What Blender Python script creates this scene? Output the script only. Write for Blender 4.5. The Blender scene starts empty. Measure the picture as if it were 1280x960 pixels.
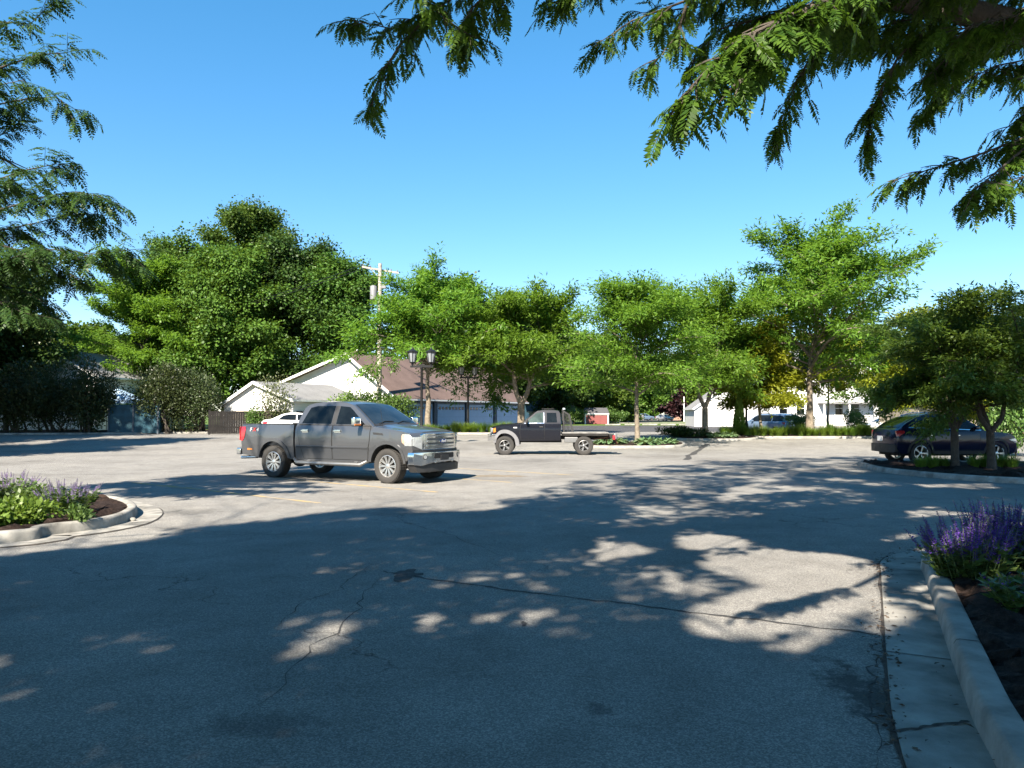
import bpy, bmesh, math, random
import numpy as np
from mathutils import Vector, Matrix

SC = bpy.context.scene
COL = SC.collection
PI = math.pi
R = math.radians

# ------------------------------------------------------------------ camera model
F, CX, CY, HOR, EYE = 950.0, 640.0, 480.0, 519.0, 1.6
PITCH = math.atan((HOR - CY) / F)
_fw = Vector((0, math.cos(PITCH), math.sin(PITCH)))
_up = Vector((0, -math.sin(PITCH), math.cos(PITCH)))
CAM = Vector((0, 0, EYE))

def tz(y):
    """the lot rises a little towards its far side"""
    t = min(1.0, max(0.0, (y - 33.0) / 15.0))
    return 0.35 * t * t * (3 - 2 * t)

def ray(px, py):
    return _fw + Vector((1, 0, 0)) * ((px - CX) / F) + _up * ((CY - py) / F)

def at(px, py, y):
    d = ray(px, py)
    return CAM + d * (y / d.y)

def G(px, py):
    d = ray(px, py)
    z = 0.0
    for _ in range(30):
        t = (z - EYE) / d.z
        p = CAM + d * t
        z = tz(p.y)
    return Vector((p.x, p.y, z))

def gx(px, y):
    """point on the ground at depth y in the direction of column px"""
    p = at(px, HOR, y)
    return Vector((p.x, y, tz(y)))

# ------------------------------------------------------------------ tags
def tag(o, label=None, cat=None, group=None, kind=None):
    if label: o['label'] = label
    if cat: o['category'] = cat
    if group: o['group'] = group
    if kind: o['kind'] = kind
    return o

def thing(name, label, cat, loc=(0, 0, 0), rotz=0.0, group=None, scale=None):
    o = bpy.data.objects.new(name, None)
    o.empty_display_size = 0.3
    COL.objects.link(o)
    o.location = loc
    o.rotation_euler = (0, 0, rotz)
    if scale is not None:
        o.scale = (scale, scale, scale) if isinstance(scale, (int, float)) else scale
    return tag(o, label, cat, group)

def copy_tree(o, parent=None):
    c = o.copy()
    COL.objects.link(c)
    c.parent = parent
    for ch in o.children:
        copy_tree(ch, c)
    return c

def dup(src, label, loc, rotz=0.0, scale=None, group=None):
    c = copy_tree(src)
    c.location = loc
    c.rotation_euler = (0, 0, rotz)
    if scale is not None:
        c.scale = (scale, scale, scale) if isinstance(scale, (int, float)) else scale
    c['label'] = label
    if group: c['group'] = group
    elif 'group' in c: del c['group']
    return c

# ------------------------------------------------------------------ materials
MATS = {}
def _new(name):
    m = bpy.data.materials.new(name)
    m.use_nodes = True
    nt = m.node_tree
    nt.nodes.clear()
    out = nt.nodes.new('ShaderNodeOutputMaterial')
    MATS[name] = m
    return m, nt, out

def _n(nt, t, **kw):
    n = nt.nodes.new(t)
    for k, v in kw.items():
        setattr(n, k, v)
    return n

def _set(n, **kw):
    for k, v in kw.items():
        n.inputs[k.replace('_', ' ')].default_value = v
    return n

def rgb(c): return (c[0], c[1], c[2], 1.0)

def noise(nt, scale, detail=4.0, rough=0.6, vec=None, dist=0.0):
    n = _n(nt, 'ShaderNodeTexNoise')
    n.inputs['Scale'].default_value = scale
    n.inputs['Detail'].default_value = detail
    n.inputs['Roughness'].default_value = rough
    n.inputs['Distortion'].default_value = dist
    if vec is not None: nt.links.new(vec, n.inputs['Vector'])
    return n

def ramp(nt, fac, stops):
    r = _n(nt, 'ShaderNodeValToRGB')
    el = r.color_ramp.elements
    while len(el) < len(stops): el.new(0.5)
    for e, (p, c) in zip(el, stops):
        e.position = p
        e.color = rgb(c) if hasattr(c, '__len__') else (c, c, c, 1)
    nt.links.new(fac, r.inputs['Fac'])
    return r

def mixc(nt, fac, a, b, mode='MIX'):
    m = _n(nt, 'ShaderNodeMix', data_type='RGBA', blend_type=mode)
    for sock, v in ((m.inputs[0], fac), (m.inputs[6], a), (m.inputs[7], b)):
        if isinstance(v, (int, float)): sock.default_value = v
        elif isinstance(v, (tuple, list)): sock.default_value = rgb(v)
        else: nt.links.new(v, sock)
    return m.outputs[2]

def math_(nt, op, a, b=0.0):
    m = _n(nt, 'ShaderNodeMath', operation=op)
    for s, v in ((m.inputs[0], a), (m.inputs[1], b)):
        if isinstance(v, (int, float)): s.default_value = v
        else: nt.links.new(v, s)
    return m.outputs[0]

def mat(name, c, rough=0.6, metal=0.0, var=0.12, nscale=6.0, bump=0.0, bscale=40.0, spec=0.5, coat=0.0, c2=None, detail=5.0):
    """a surface whose colour wanders between c and c2 with noise, with a little bump"""
    m, nt, out = _new(name)
    tc = _n(nt, 'ShaderNodeTexCoord')
    b = _n(nt, 'ShaderNodeBsdfPrincipled')
    nz = noise(nt, nscale, detail, 0.62, tc.outputs['Object'])
    c2 = c2 or tuple(max(0.0, v * (1 - 2.2 * var)) for v in c)
    cr = ramp(nt, nz.outputs['Fac'], [(0.3, c2), (0.68, tuple(min(1, v * (1 + var * .5)) for v in c))])
    nt.links.new(cr.outputs['Color'], b.inputs['Base Color'])
    rr = ramp(nt, nz.outputs['Fac'], [(0.3, min(1, rough + .08)), (0.7, max(0, rough - .05))])
    nt.links.new(rr.outputs['Color'], b.inputs['Roughness'])
    b.inputs['Metallic'].default_value = metal
    b.inputs['Specular IOR Level'].default_value = spec
    b.inputs['Coat Weight'].default_value = coat
    b.inputs['Coat Roughness'].default_value = 0.06
    if bump:
        nb = noise(nt, bscale, 4.0, 0.6, tc.outputs['Object'])
        bp = _n(nt, 'ShaderNodeBump')
        bp.inputs['Strength'].default_value = bump
        bp.inputs['Distance'].default_value = 0.02
        nt.links.new(nb.outputs['Fac'], bp.inputs['Height'])
        nt.links.new(bp.outputs['Normal'], b.inputs['Normal'])
    nt.links.new(b.outputs[0], out.inputs['Surface'])
    return m

def paint(name, c, rough=0.28, metal=0.0, coat=.7, dust=(0.25, 0.22, 0.18), dusty=0.12):
    """car paint with a clear coat and a thin uneven film of dust"""
    m, nt, out = _new(name)
    tc = _n(nt, 'ShaderNodeTexCoord')
    b = _n(nt, 'ShaderNodeBsdfPrincipled')
    n1 = noise(nt, 1.7, 6, 0.65, tc.outputs['Object'])
    sep = _n(nt, 'ShaderNodeSeparateXYZ')
    nt.links.new(tc.outputs['Object'], sep.inputs[0])
    low = _n(nt, 'ShaderNodeMapRange')
    nt.links.new(sep.outputs[2], low.inputs[0])
    low.inputs[1].default_value = 0.95; low.inputs[2].default_value = 0.35
    low.inputs[3].default_value = 0.3; low.inputs[4].default_value = 2.0
    f = math_(nt, 'MULTIPLY', n1.outputs['Fac'], math_(nt, 'MULTIPLY', low.outputs[0], dusty))
    base = mixc(nt, f, c, dust)
    nt.links.new(base, b.inputs['Base Color'])
    b.inputs['Metallic'].default_value = metal
    rr = math_(nt, 'ADD', math_(nt, 'MULTIPLY', f, 0.8), rough)
    nt.links.new(rr, b.inputs['Roughness'])
    b.inputs['Coat Weight'].default_value = coat
    b.inputs['Specular IOR Level'].default_value = .5 if coat > .5 else .3
    nt.links.new(math_(nt, 'ADD', math_(nt, 'MULTIPLY', f, 0.5), 0.04), b.inputs['Coat Roughness'])
    nt.links.new(b.outputs[0], out.inputs['Surface'])
    return m

def glass_dark(name, c=(0.012, 0.016, 0.018), rough=0.03, spec=.3):
    m, nt, out = _new(name)
    tc = _n(nt, 'ShaderNodeTexCoord')
    b = _n(nt, 'ShaderNodeBsdfPrincipled')
    n1 = noise(nt, 2.5, 4, 0.6, tc.outputs['Object'])
    cr = ramp(nt, n1.outputs['Fac'], [(0.35, tuple(v * .6 for v in c)), (0.7, tuple(v * 1.5 for v in c))])
    nt.links.new(cr.outputs['Color'], b.inputs['Base Color'])
    rr = ramp(nt, n1.outputs['Fac'], [(0.3, rough), (0.8, rough + .06)])
    nt.links.new(rr.outputs['Color'], b.inputs['Roughness'])
    b.inputs['Specular IOR Level'].default_value = spec
    b.inputs['Coat Weight'].default_value = 0.0
    b.inputs['Coat Roughness'].default_value = 0.02
    nt.links.new(b.outputs[0], out.inputs['Surface'])
    return m

def leafmat(name, dark, light, transl=0.32, tcol=None, nscale=1.2, rough=0.45, spec=0.35):
    m, nt, out = _new(name)
    tc = _n(nt, 'ShaderNodeTexCoord')
    oi = _n(nt, 'ShaderNodeObjectInfo')
    geo = _n(nt, 'ShaderNodeNewGeometry')
    nz = noise(nt, nscale, 3, 0.6, tc.outputs['Object'])
    f = math_(nt, 'ADD', math_(nt, 'MULTIPLY', nz.outputs['Fac'], 0.7), math_(nt, 'MULTIPLY', geo.outputs['Random Per Island'], 0.45))
    f = math_(nt, 'SUBTRACT', f, 0.1)
    cr = ramp(nt, f, [(0.22, dark), (0.75, light)])
    hs = _n(nt, 'ShaderNodeHueSaturation')
    nt.links.new(cr.outputs['Color'], hs.inputs['Color'])
    nt.links.new(math_(nt, 'ADD', math_(nt, 'MULTIPLY', oi.outputs['Random'], 0.3), 0.85), hs.inputs['Value'])
    nt.links.new(math_(nt, 'ADD', math_(nt, 'MULTIPLY', oi.outputs['Random'], 0.024), 0.488), hs.inputs['Hue'])
    b = _n(nt, 'ShaderNodeBsdfPrincipled')
    nt.links.new(hs.outputs['Color'], b.inputs['Base Color'])
    b.inputs['Roughness'].default_value = rough
    b.inputs['Specular IOR Level'].default_value = spec
    t = _n(nt, 'ShaderNodeBsdfTranslucent')
    tcol = tcol or (light[0] * 1.5, light[1] * 1.45, light[2] * .55)
    nt.links.new(mixc(nt, 0.55, hs.outputs['Color'], tcol), t.inputs['Color'])
    mx = _n(nt, 'ShaderNodeMixShader')
    mx.inputs[0].default_value = transl
    nt.links.new(b.outputs[0], mx.inputs[1]); nt.links.new(t.outputs[0], mx.inputs[2])
    nt.links.new(mx.outputs[0], out.inputs['Surface'])
    return m

# ------------------------------------------------------------------ mesh helpers
def link_mesh(name, me, m, parent=None):
    o = bpy.data.objects.new(name, me)
    COL.objects.link(o)
    if m is not None: me.materials.append(m)
    if parent is not None: o.parent = parent
    return o

def sharp_by_angle(me, deg=38):
    bm = bmesh.new(); bm.from_mesh(me)
    lim = math.radians(deg)
    for f in bm.faces: f.smooth = True
    for e in bm.edges:
        e.smooth = not (len(e.link_faces) == 2 and e.calc_face_angle(0) > lim)
    bm.to_mesh(me); bm.free()

class MB:
    """collects shapes; build() links them as ONE mesh object"""
    def __init__(s): s.v = []; s.f = []
    def add(s, vs, fs):
        k = len(s.v)
        s.v += [tuple(p) for p in vs]
        s.f += [tuple(i + k for i in f) for f in fs]
        return s
    def box(s, c, size, rot=None):
        hx, hy, hz = (d / 2 for d in size)
        M = rot if rot is not None else Matrix.Identity(3)
        c = Vector(c)
        vs = [c + M @ Vector((x, y, z)) for x in (-hx, hx) for y in (-hy, hy) for z in (-hz, hz)]
        return s.add(vs, [(0, 1, 3, 2), (4, 6, 7, 5), (0, 4, 5, 1), (2, 3, 7, 6), (0, 2, 6, 4), (1, 5, 7, 3)])
    def box2(s, a, b):
        return s.box([(p + q) / 2 for p, q in zip(a, b)], [abs(q - p) for p, q in zip(a, b)])
    def bar(s, p, q, w, h):
        p, q = Vector(p), Vector(q); d = q - p
        M = d.to_track_quat('X', 'Z').to_matrix()
        return s.box((p + q) / 2, (d.length, w, h), M)
    def tube(s, pts, rad, n=8, caps=True):
        pts = [Vector(p) for p in pts]
        if isinstance(rad, (int, float)): rad = [rad] * len(pts)
        rings = []; ref = None
        for i, p in enumerate(pts):
            d = (pts[min(i + 1, len(pts) - 1)] - pts[max(i - 1, 0)])
            if d.length < 1e-9: d = Vector((0, 0, 1))
            d.normalize()
            if ref is None: ref = d.orthogonal().normalized()
            u = (ref - d * ref.dot(d))
            u = u.normalized() if u.length > 1e-6 else d.orthogonal().normalized()
            ref = u; w = d.cross(u)
            rings.append([p + (u * math.cos(2 * PI * k / n) + w * math.sin(2 * PI * k / n)) * rad[i] for k in range(n)])
        fs = []
        for i in range(len(pts) - 1):
            for k in range(n):
                a, b = i * n + k, i * n + (k + 1) % n
                fs.append((a, b, b + n, a + n))
        if caps:
            fs.append(tuple(range(n - 1, -1, -1))); fs.append(tuple((len(pts) - 1) * n + k for k in range(n)))
        return s.add([v for r in rings for v in r], fs)
    def lathe(s, prof, axis='Z', n=24, c=(0, 0, 0), closed=False):
        """prof: (radius, along) pairs"""
        c = Vector(c); vs = []; fs = []
        for r, h in prof:
            for k in range(n):
                a = 2 * PI * k / n
                x, y = r * math.cos(a), r * math.sin(a)
                vs.append(c + (Vector((x, y, h)) if axis == 'Z' else Vector((x, h, y)) if axis == 'Y' else Vector((h, x, y))))
        m = len(prof)
        for i in range(m if closed else m - 1):
            for k in range(n):
                a, b = i * n + k, i * n + (k + 1) % n
                j = ((i + 1) % m) * n
                fs.append((a, b, j + (k + 1) % n, j + k))
        return s.add(vs, fs)
    def prism(s, poly, z0, z1):
        n = len(poly)
        vs = [(x, y, z0) for x, y in poly] + [(x, y, z1) for x, y in poly]
        fs = [tuple(range(n - 1, -1, -1)), tuple(range(n, 2 * n))]
        fs += [(i, (i + 1) % n, n + (i + 1) % n, n + i) for i in range(n)]
        return s.add(vs, fs)
    def ellipsoid(s, c, r, nu=14, nv=9):
        c = Vector(c); vs = []; fs = []
        for j in range(nv + 1):
            t = PI * j / nv
            for i in range(nu):
                a = 2 * PI * i / nu
                vs.append(c + Vector((r[0] * math.sin(t) * math.cos(a), r[1] * math.sin(t) * math.sin(a), r[2] * math.cos(t))))
        for j in range(nv):
            for i in range(nu):
                a, b = j * nu + i, j * nu + (i + 1) % nu
                fs.append((a, a + nu, b + nu, b))
        return s.add(vs, fs)
    def build(s, name, m, parent=None, smooth=38, bevel=0.0, seg=2, fixn=True):
        me = bpy.data.meshes.new(name)
        me.from_pydata(s.v, [], s.f)
        bm = bmesh.new(); bm.from_mesh(me)
        if fixn: bmesh.ops.recalc_face_normals(bm, faces=bm.faces)
        bm.to_mesh(me); bm.free()
        if smooth: sharp_by_angle(me, smooth)
        o = link_mesh(name, me, m, parent)
        if bevel:
            b = o.modifiers.new('bevel', 'BEVEL')
            b.width = bevel; b.segments = seg; b.limit_method = 'ANGLE'; b.angle_limit = math.radians(35)
            if smooth:
                for p in me.polygons: p.use_smooth = True
                wn = o.modifiers.new('wn', 'WEIGHTED_NORMAL'); wn.keep_sharp = False
        return o

def np_quads(name, Q, m, parent=None, smooth=False):
    """Q: (N,4,3) array of separate quads -> one mesh object"""
    Q = np.ascontiguousarray(Q, dtype=np.float32)
    n = Q.shape[0]
    me = bpy.data.meshes.new(name)
    me.vertices.add(n * 4)
    me.vertices.foreach_set('co', Q.reshape(-1))
    me.loops.add(n * 4)
    me.loops.foreach_set('vertex_index', np.arange(n * 4, dtype=np.int32))
    me.polygons.add(n)
    me.polygons.foreach_set('loop_start', np.arange(0, n * 4, 4, dtype=np.int32))
    me.polygons.foreach_set('loop_total', np.full(n, 4, dtype=np.int32))
    me.update(calc_edges=True)
    return link_mesh(name, me, m, parent)

def unit(a):
    return a / np.maximum(np.linalg.norm(a, axis=-1, keepdims=True), 1e-9)

def leaf_quads(P, D, Nn, L, W, bend=0.0):
    """diamond leaves: base P, direction D, normal Nn, length L, width W (arrays) -> (N,4,3)"""
    D = unit(D); S = unit(np.cross(D, Nn)); Nn = np.cross(S, D)
    L = np.asarray(L).reshape(-1, 1); W = np.asarray(W).reshape(-1, 1)
    m = P + D * L * .45 + Nn * L * bend
    return np.stack([P, m + S * W * .5, P + D * L, m - S * W * .5], axis=1)

def pinnate(P, D, Nn, L, pairs=8, lw=0.36, droop=0.35, rng=None):
    """compound leaves: two rows of leaflets along a drooping rachis"""
    D = unit(D); S = unit(np.cross(D, Nn)); Nn = np.cross(S, D)
    L = np.asarray(L).reshape(-1, 1)
    out = []
    for k in range(pairs):
        t = (k + 0.7) / (pairs + 0.3)
        dd = unit(D - Nn * (droop * t * 2.0))
        p = P + D * (L * t) - Nn * (L * droop * t * t)
        ll = L * (0.30 * (0.55 + 1.0 * math.sin(PI * min(1, 0.2 + 0.75 * t))) * .72)
        for sg in (-1, 1):
            jit = rng.normal(0, .12, (len(P), 3)) if rng is not None else 0
            ld = unit(S * sg + dd * 0.55 - Nn * 0.22 + jit)
            out.append(leaf_quads(p, ld, Nn + jit, ll, ll * lw))
    ld = unit(D - Nn * droop * 2)
    out.append(leaf_quads(P + D * (L * .97) - Nn * (L * droop), ld, Nn, L * .2, L * .2 * lw))
    # rachis
    w = L * 0.012
    a = P; b = P + D * L - Nn * (L * droop)
    out.append(np.stack([a - S * w, a + S * w, b + S * w * .4, b - S * w * .4], axis=1))
    return np.concatenate(out)
# ------------------------------------------------------------------ plant materials
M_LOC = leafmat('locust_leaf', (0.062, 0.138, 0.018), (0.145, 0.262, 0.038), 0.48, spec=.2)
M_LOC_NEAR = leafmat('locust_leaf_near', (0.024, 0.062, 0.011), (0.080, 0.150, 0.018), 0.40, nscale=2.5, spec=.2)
M_YEL = leafmat('golden_leaf', (0.125, 0.165, 0.014), (0.245, 0.270, 0.026), 0.45, spec=.2)
M_MAP = leafmat('maple_leaf', (0.028, 0.068, 0.012), (0.085, 0.145, 0.024), 0.32, spec=.18)
M_MAPL = leafmat('light_maple_leaf', (0.044, 0.090, 0.015), (0.100, 0.162, 0.025), 0.34, spec=.18)
M_DARK = leafmat('dark_leaf', (0.018, 0.042, 0.010), (0.050, 0.085, 0.017), 0.22, spec=.18)
M_HEDGE = leafmat('hedge_leaf', (0.020, 0.036, 0.012), (0.055, 0.072, 0.022), 0.18)
M_OLIVE = leafmat('olive_leaf', (0.055, 0.075, 0.028), (0.120, 0.135, 0.055), 0.25)
M_PURP = leafmat('purple_leaf', (0.020, 0.010, 0.011), (0.055, 0.022, 0.024), 0.2, tcol=(.08, .02, .02))
M_ORN = leafmat('ornamental_leaf', (0.050, 0.098, 0.018), (0.115, 0.185, 0.032), 0.42)
M_GRASSY = leafmat('blade_leaf', (0.090, 0.170, 0.024), (0.190, 0.280, 0.045), 0.45)
M_LIME = leafmat('lime_leaf', (0.075, 0.140, 0.018), (0.160, 0.240, 0.040), 0.3)
M_SAGE = leafmat('sage_leaf', (0.050, 0.100, 0.022), (0.110, 0.175, 0.040), 0.28)
M_HOSTA = leafmat('hosta_leaf', (0.070, 0.140, 0.060), (0.160, 0.230, 0.110), 0.25)
M_VIO = leafmat('violet_flower', (0.050, 0.020, 0.170), (0.130, 0.060, 0.330), 0.25, tcol=(.16, .07, .4))
M_LAV = leafmat('lavender_flower', (0.190, 0.130, 0.290), (0.330, 0.250, 0.430), 0.25, tcol=(.35, .25, .5))
M_CHIP = leafmat('bark_chip', (.018, .011, .008), (.080, .050, .038), .02, rough=.9, spec=.1)
M_BARK = mat('bark', (0.070, 0.056, 0.044), 0.9, var=.22, nscale=9, bump=.9, bscale=30)
M_BARKL = mat('pale_bark', (0.20, 0.165, 0.125), 0.9, var=.25, nscale=8, bump=.9, bscale=26)
M_STEM = mat('green_stem', (0.07, 0.11, 0.03), 0.7)

# ------------------------------------------------------------------ tree skeletons
def _rot(v, axis, a):
    return Matrix.Rotation(a, 3, axis) @ v

def skeleton(seed, H, Rr, bole, nprim, style='locust', r0=None, lean=(0, 0), leaders=1):
    """-> (MB with trunk and limbs, tip positions, tip directions). H height, Rr crown radius."""
    rng = random.Random(seed)
    mb = MB(); tips = []; dirs = []
    r0 = r0 or H * 0.017
    tops = []
    if leaders == 1:
        n = 9; pts = []; x = y = 0.0
        for i in range(n):
            t = i / (n - 1)
            pts.append(Vector((x + lean[0] * t, y + lean[1] * t, H * .9 * t)))
            x += rng.gauss(0, H * .008); y += rng.gauss(0, H * .008)
        rad = [r0 * (1.35 if i == 0 else 1.0) * (1 - .93 * (i / (n - 1)) ** .8) for i in range(n)]
        pts.insert(1, pts[0].lerp(pts[1], .18)); rad.insert(1, r0 * 1.05)
        mb.tube(pts, rad, 9); tops.append((pts, rad))
    else:
        base = [Vector((0, 0, 0)), Vector((0.01, 0, bole * .25)), Vector((0.02, 0.01, bole * .65))]
        mb.tube(base, [r0 * 1.4, r0 * 1.05, r0], 9)
        for k in range(leaders):
            az = 2 * PI * k / leaders + rng.uniform(-.4, .4)
            sp = Rr * rng.uniform(.22, .42); pts = [base[-1]]
            hh = H * .9 * rng.uniform(.82, 1)
            for i in range(1, 8):
                t = i / 7
                pts.append(Vector((math.cos(az) * sp * t ** .7 + rng.gauss(0, .05), math.sin(az) * sp * t ** .7 + rng.gauss(0, .05), bole * .65 + (hh - bole * .65) * t)))
            rad = [r0 * .75 * (1 - .9 * i / 7) for i in range(8)]
            mb.tube(pts, rad, 8); tops.append((pts, rad))
    def sample(pts, z):
        for a, b in zip(pts, pts[1:]):
            if b.z >= z: return a.lerp(b, (z - a.z) / max(1e-6, b.z - a.z))
        return pts[-1].copy()
    for i in range(nprim):
        t = (i + .5) / nprim
        pts, rad = tops[i % len(tops)]
        z0 = bole + (H * .88 - bole) * t ** .95
        st = sample(pts, z0)
        az = i * 2.39996 + rng.uniform(-.5, .5)
        if style == 'locust':
            el = R(rng.uniform(14, 48) + 32 * t)
            L = Rr * (1.15 - .58 * t ** 1.5) * rng.uniform(.68, 1.15) * (.85 if t < .1 else 1)
            droop = R(rng.uniform(2, 10))
        elif style == 'maple':
            el = R(rng.uniform(5, 25) + 50 * t)
            L = Rr * math.sqrt(max(.06, 1 - (1.55 * t - .62) ** 2)) * rng.uniform(.8, 1.1)
            droop = R(rng.uniform(-3, 5))
        else:                                     # ornamental
            el = R(rng.uniform(5, 30) + 35 * t)
            L = Rr * (1.05 - .45 * t) * rng.uniform(.5, 1.3); droop = R(rng.uniform(4, 10))
        d = Vector((math.cos(az) * math.cos(el), math.sin(az) * math.cos(el), math.sin(el)))
        side = d.cross(Vector((0, 0, 1))).normalized()
        n = 6; p = st.copy(); bp = [p.copy()]; bd = [d.copy()]
        for k in range(n):
            d = (_rot(d, side, -droop) + Vector((rng.gauss(0, .07), rng.gauss(0, .07), rng.gauss(0, .05)))).normalized()
            p = p + d * (L / n); bp.append(p.copy()); bd.append(d.copy())
        br = max(.012, r0 * .36 * (1 - .6 * t) * (L / Rr))
        mb.tube(bp, [br * (1 - .85 * k / n) for k in range(n + 1)], 5, caps=False)
        for k in range(1, n + 1):
            for sg in (-1, 1):
                if rng.random() < .1: continue
                a = R(rng.uniform(28, 62)) * sg
                d2 = _rot(bd[k], Vector((0, 0, 1)), a)
                d2 = (d2 + Vector((0, 0, rng.uniform(-.15, .3 if style == 'locust' else .4)))).normalized()
                L2 = L * rng.uniform(.22, .42) * (1 - .07 * k)
                q = [bp[k] + d2 * (L2 * f) + Vector((0, 0, -.05 * L2 * f * f)) for f in (0, .35, .7, 1.0)]
                mb.tube(q, [br * .3, br * .24, br * .16, br * .06], 3, caps=False)
                for f in (1, 2, 3):
                    tips.append(q[f]); dirs.append(d2)
        tips.append(bp[-1]); dirs.append(bd[-1])
        tips.append(bp[-2]); dirs.append(bd[-2])
    for pts, rad in tops:
        tips += [pts[-1], pts[-1], pts[-2]]; dirs += [Vector((0, 0, 1))] * 3
    return mb, np.array([tuple(v) for v in tips]), np.array([tuple(v) for v in dirs])

def locust_foliage(seed, T, D, per, sig, L, W, droop=.3):
    """fronds strung along each twig: feathery branchlets rather than puffs"""
    rg = np.random.default_rng(seed)
    n = len(T) * per
    dd = np.repeat(unit(D + rg.normal(0, .35, D.shape)), per, 0)
    cl = lambda s: np.clip(rg.normal(0, s, (n, 3)), -1.7 * s, 1.7 * s)
    P = np.repeat(T, per, 0) + dd * (rg.uniform(-.9, 1.25, (n, 1)) * sig * 1.15) + cl(sig * .46) * np.array([1, 1, .85])
    d = dd * np.array([1, 1, .75]) + rg.normal(0, .75, (n, 3)) * np.array([1, 1, .7]); d[:, 2] -= droop
    nn = np.array([0, 0, 1.0]) + rg.normal(0, .45, (n, 3))
    l = L * rg.uniform(.55, 1.35, n)
    return leaf_quads(P, d, nn, l, W * rg.uniform(.7, 1.3, n), bend=.08)

def maple_foliage(seed, T, D, per, sig, L):
    rg = np.random.default_rng(seed)
    n = len(T) * per
    c = np.repeat(T + unit(D) * sig * .3, per, 0)
    g = np.clip(rg.normal(0, .62, (n, 3)), -1.05, 1.05) * sig * np.repeat(rg.uniform(.55, 1.45, (len(T), 1)), per, 0)
    st = np.repeat(unit(D + rg.normal(0, .4, D.shape)), per, 0) * (rg.uniform(-.7, .8, (n, 1)) * sig)
    P = c + g * np.array([1, 1, .62]) + st
    d = g / sig + rg.normal(0, .6, (n, 3)); d[:, 2] -= .45
    nn = g / sig + np.array([0, 0, .9]) + rg.normal(0, .45, (n, 3))
    l = L * rg.uniform(.65, 1.3, n)
    return leaf_quads(P, d, nn, l, l * rg.uniform(.7, 1.0, n), bend=.06)

def make_tree(name, label, cat, seed, H, Rr, bole, nprim, style, leaf, bark, per, sig, L, W=None, group=None, loc=(0, 0, 0), rotz=0, **kw):
    t = thing(name, label, cat, loc, rotz, group)
    mb, T, D = skeleton(seed, H, Rr, bole, nprim, style, **kw)
    mb.build('trunk', bark, t, smooth=60)
    if style in ('locust', 'ornamental'): Q = locust_foliage(seed + 7, T, D, per, sig, L, W or L * .3)
    else: Q = maple_foliage(seed + 7, T, D, per, sig, L)
    np_quads('crown', Q, leaf, t)
    return t

def make_bush(name, label, seed, rx, ry, h, n, L, leaf, loc=(0, 0, 0), rotz=0, group=None, lumps=16, stems=6, cat='shrub', z0=.1, wl=.55, airy=1.0):
    rg = np.random.default_rng(seed); rnd = random.Random(seed)
    t = thing(name, label, cat, loc, rotz, group)
    c = unit(rg.normal(0, 1, (lumps, 3))) * (rg.uniform(.1, 1, (lumps, 1)) ** .4)
    c = c * np.array([rx * .68, ry * .68, h * .40]) + np.array([0, 0, h * .52 + z0])
    idx = rg.integers(0, lumps, n)
    g = unit(rg.normal(0, 1, (n, 3))) * (rg.uniform(.2, 1, (n, 1)) ** .45) * rg.uniform(.7, 1.2, (lumps, 1))[idx] * airy
    P = c[idx] + g * np.array([rx * .45, ry * .45, h * .3])
    P[:, 2] = np.maximum(P[:, 2], .03)
    d = g + rg.normal(0, .5, (n, 3)) + np.array([0, 0, .25])
    nn = g + np.array([0, 0, .8]) + rg.normal(0, .5, (n, 3))
    l = L * rg.uniform(.6, 1.35, n)
    mb = MB()
    for k in range(stems):
        e = c[rnd.randrange(lumps)]
        b = (rnd.gauss(0, rx * .12), rnd.gauss(0, ry * .12), -.02)
        m = ((b[0] + e[0]) / 2 + rnd.gauss(0, .05 * rx), (b[1] + e[1]) / 2, e[2] * .5)
        mb.tube([b, m, tuple(e)], [h * .018, h * .012, h * .005], 5, caps=False)
    mb.build('stem', M_BARK, t, smooth=60)
    np_quads('foliage', leaf_quads(P, d, nn, l, l * wl, .05), leaf, t)
    return t

def grass_clump(name, label, seed, rad, h, n, leaf, w=.012, loc=(0, 0, 0), group=None, cat='grass clump'):
    rg = np.random.default_rng(seed)
    az = rg.uniform(0, 2 * PI, n); r = rad * .35 * np.sqrt(rg.uniform(0, 1, n))
    p0 = np.stack([r * np.cos(az), r * np.sin(az), np.zeros(n)], 1)
    az2 = az + rg.normal(0, .6, n)
    hh = h * rg.uniform(.55, 1.1, n); out = rad * rg.uniform(.15, 1.0, n)
    rd = np.stack([np.cos(az2), np.sin(az2), np.zeros(n)], 1)
    sd = np.stack([-np.sin(az2), np.cos(az2), np.zeros(n)], 1) * (w / 2)
    up = np.array([0, 0, 1.0])
    def pt(t): return p0 + rd * (out * t ** 1.7)[:, None] + up * (hh * (1.35 * t - .42 * t * t * (1 + out / rad)))[:, None]
    ts = [0, .4, .75, 1.0]; ws = [1, .9, .6, .1]; Q = []
    for i in range(3):
        tt = [np.full(n, ts[i]), np.full(n, ts[i + 1])]
        a, b = pt(tt[0]), pt(tt[1])
        Q.append(np.stack([a - sd * ws[i], a + sd * ws[i], b + sd * ws[i + 1], b - sd * ws[i + 1]], 1))
    o = np_quads(name, np.concatenate(Q), leaf)
    o.location = loc
    return tag(o, label, cat, group, 'thing')

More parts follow.
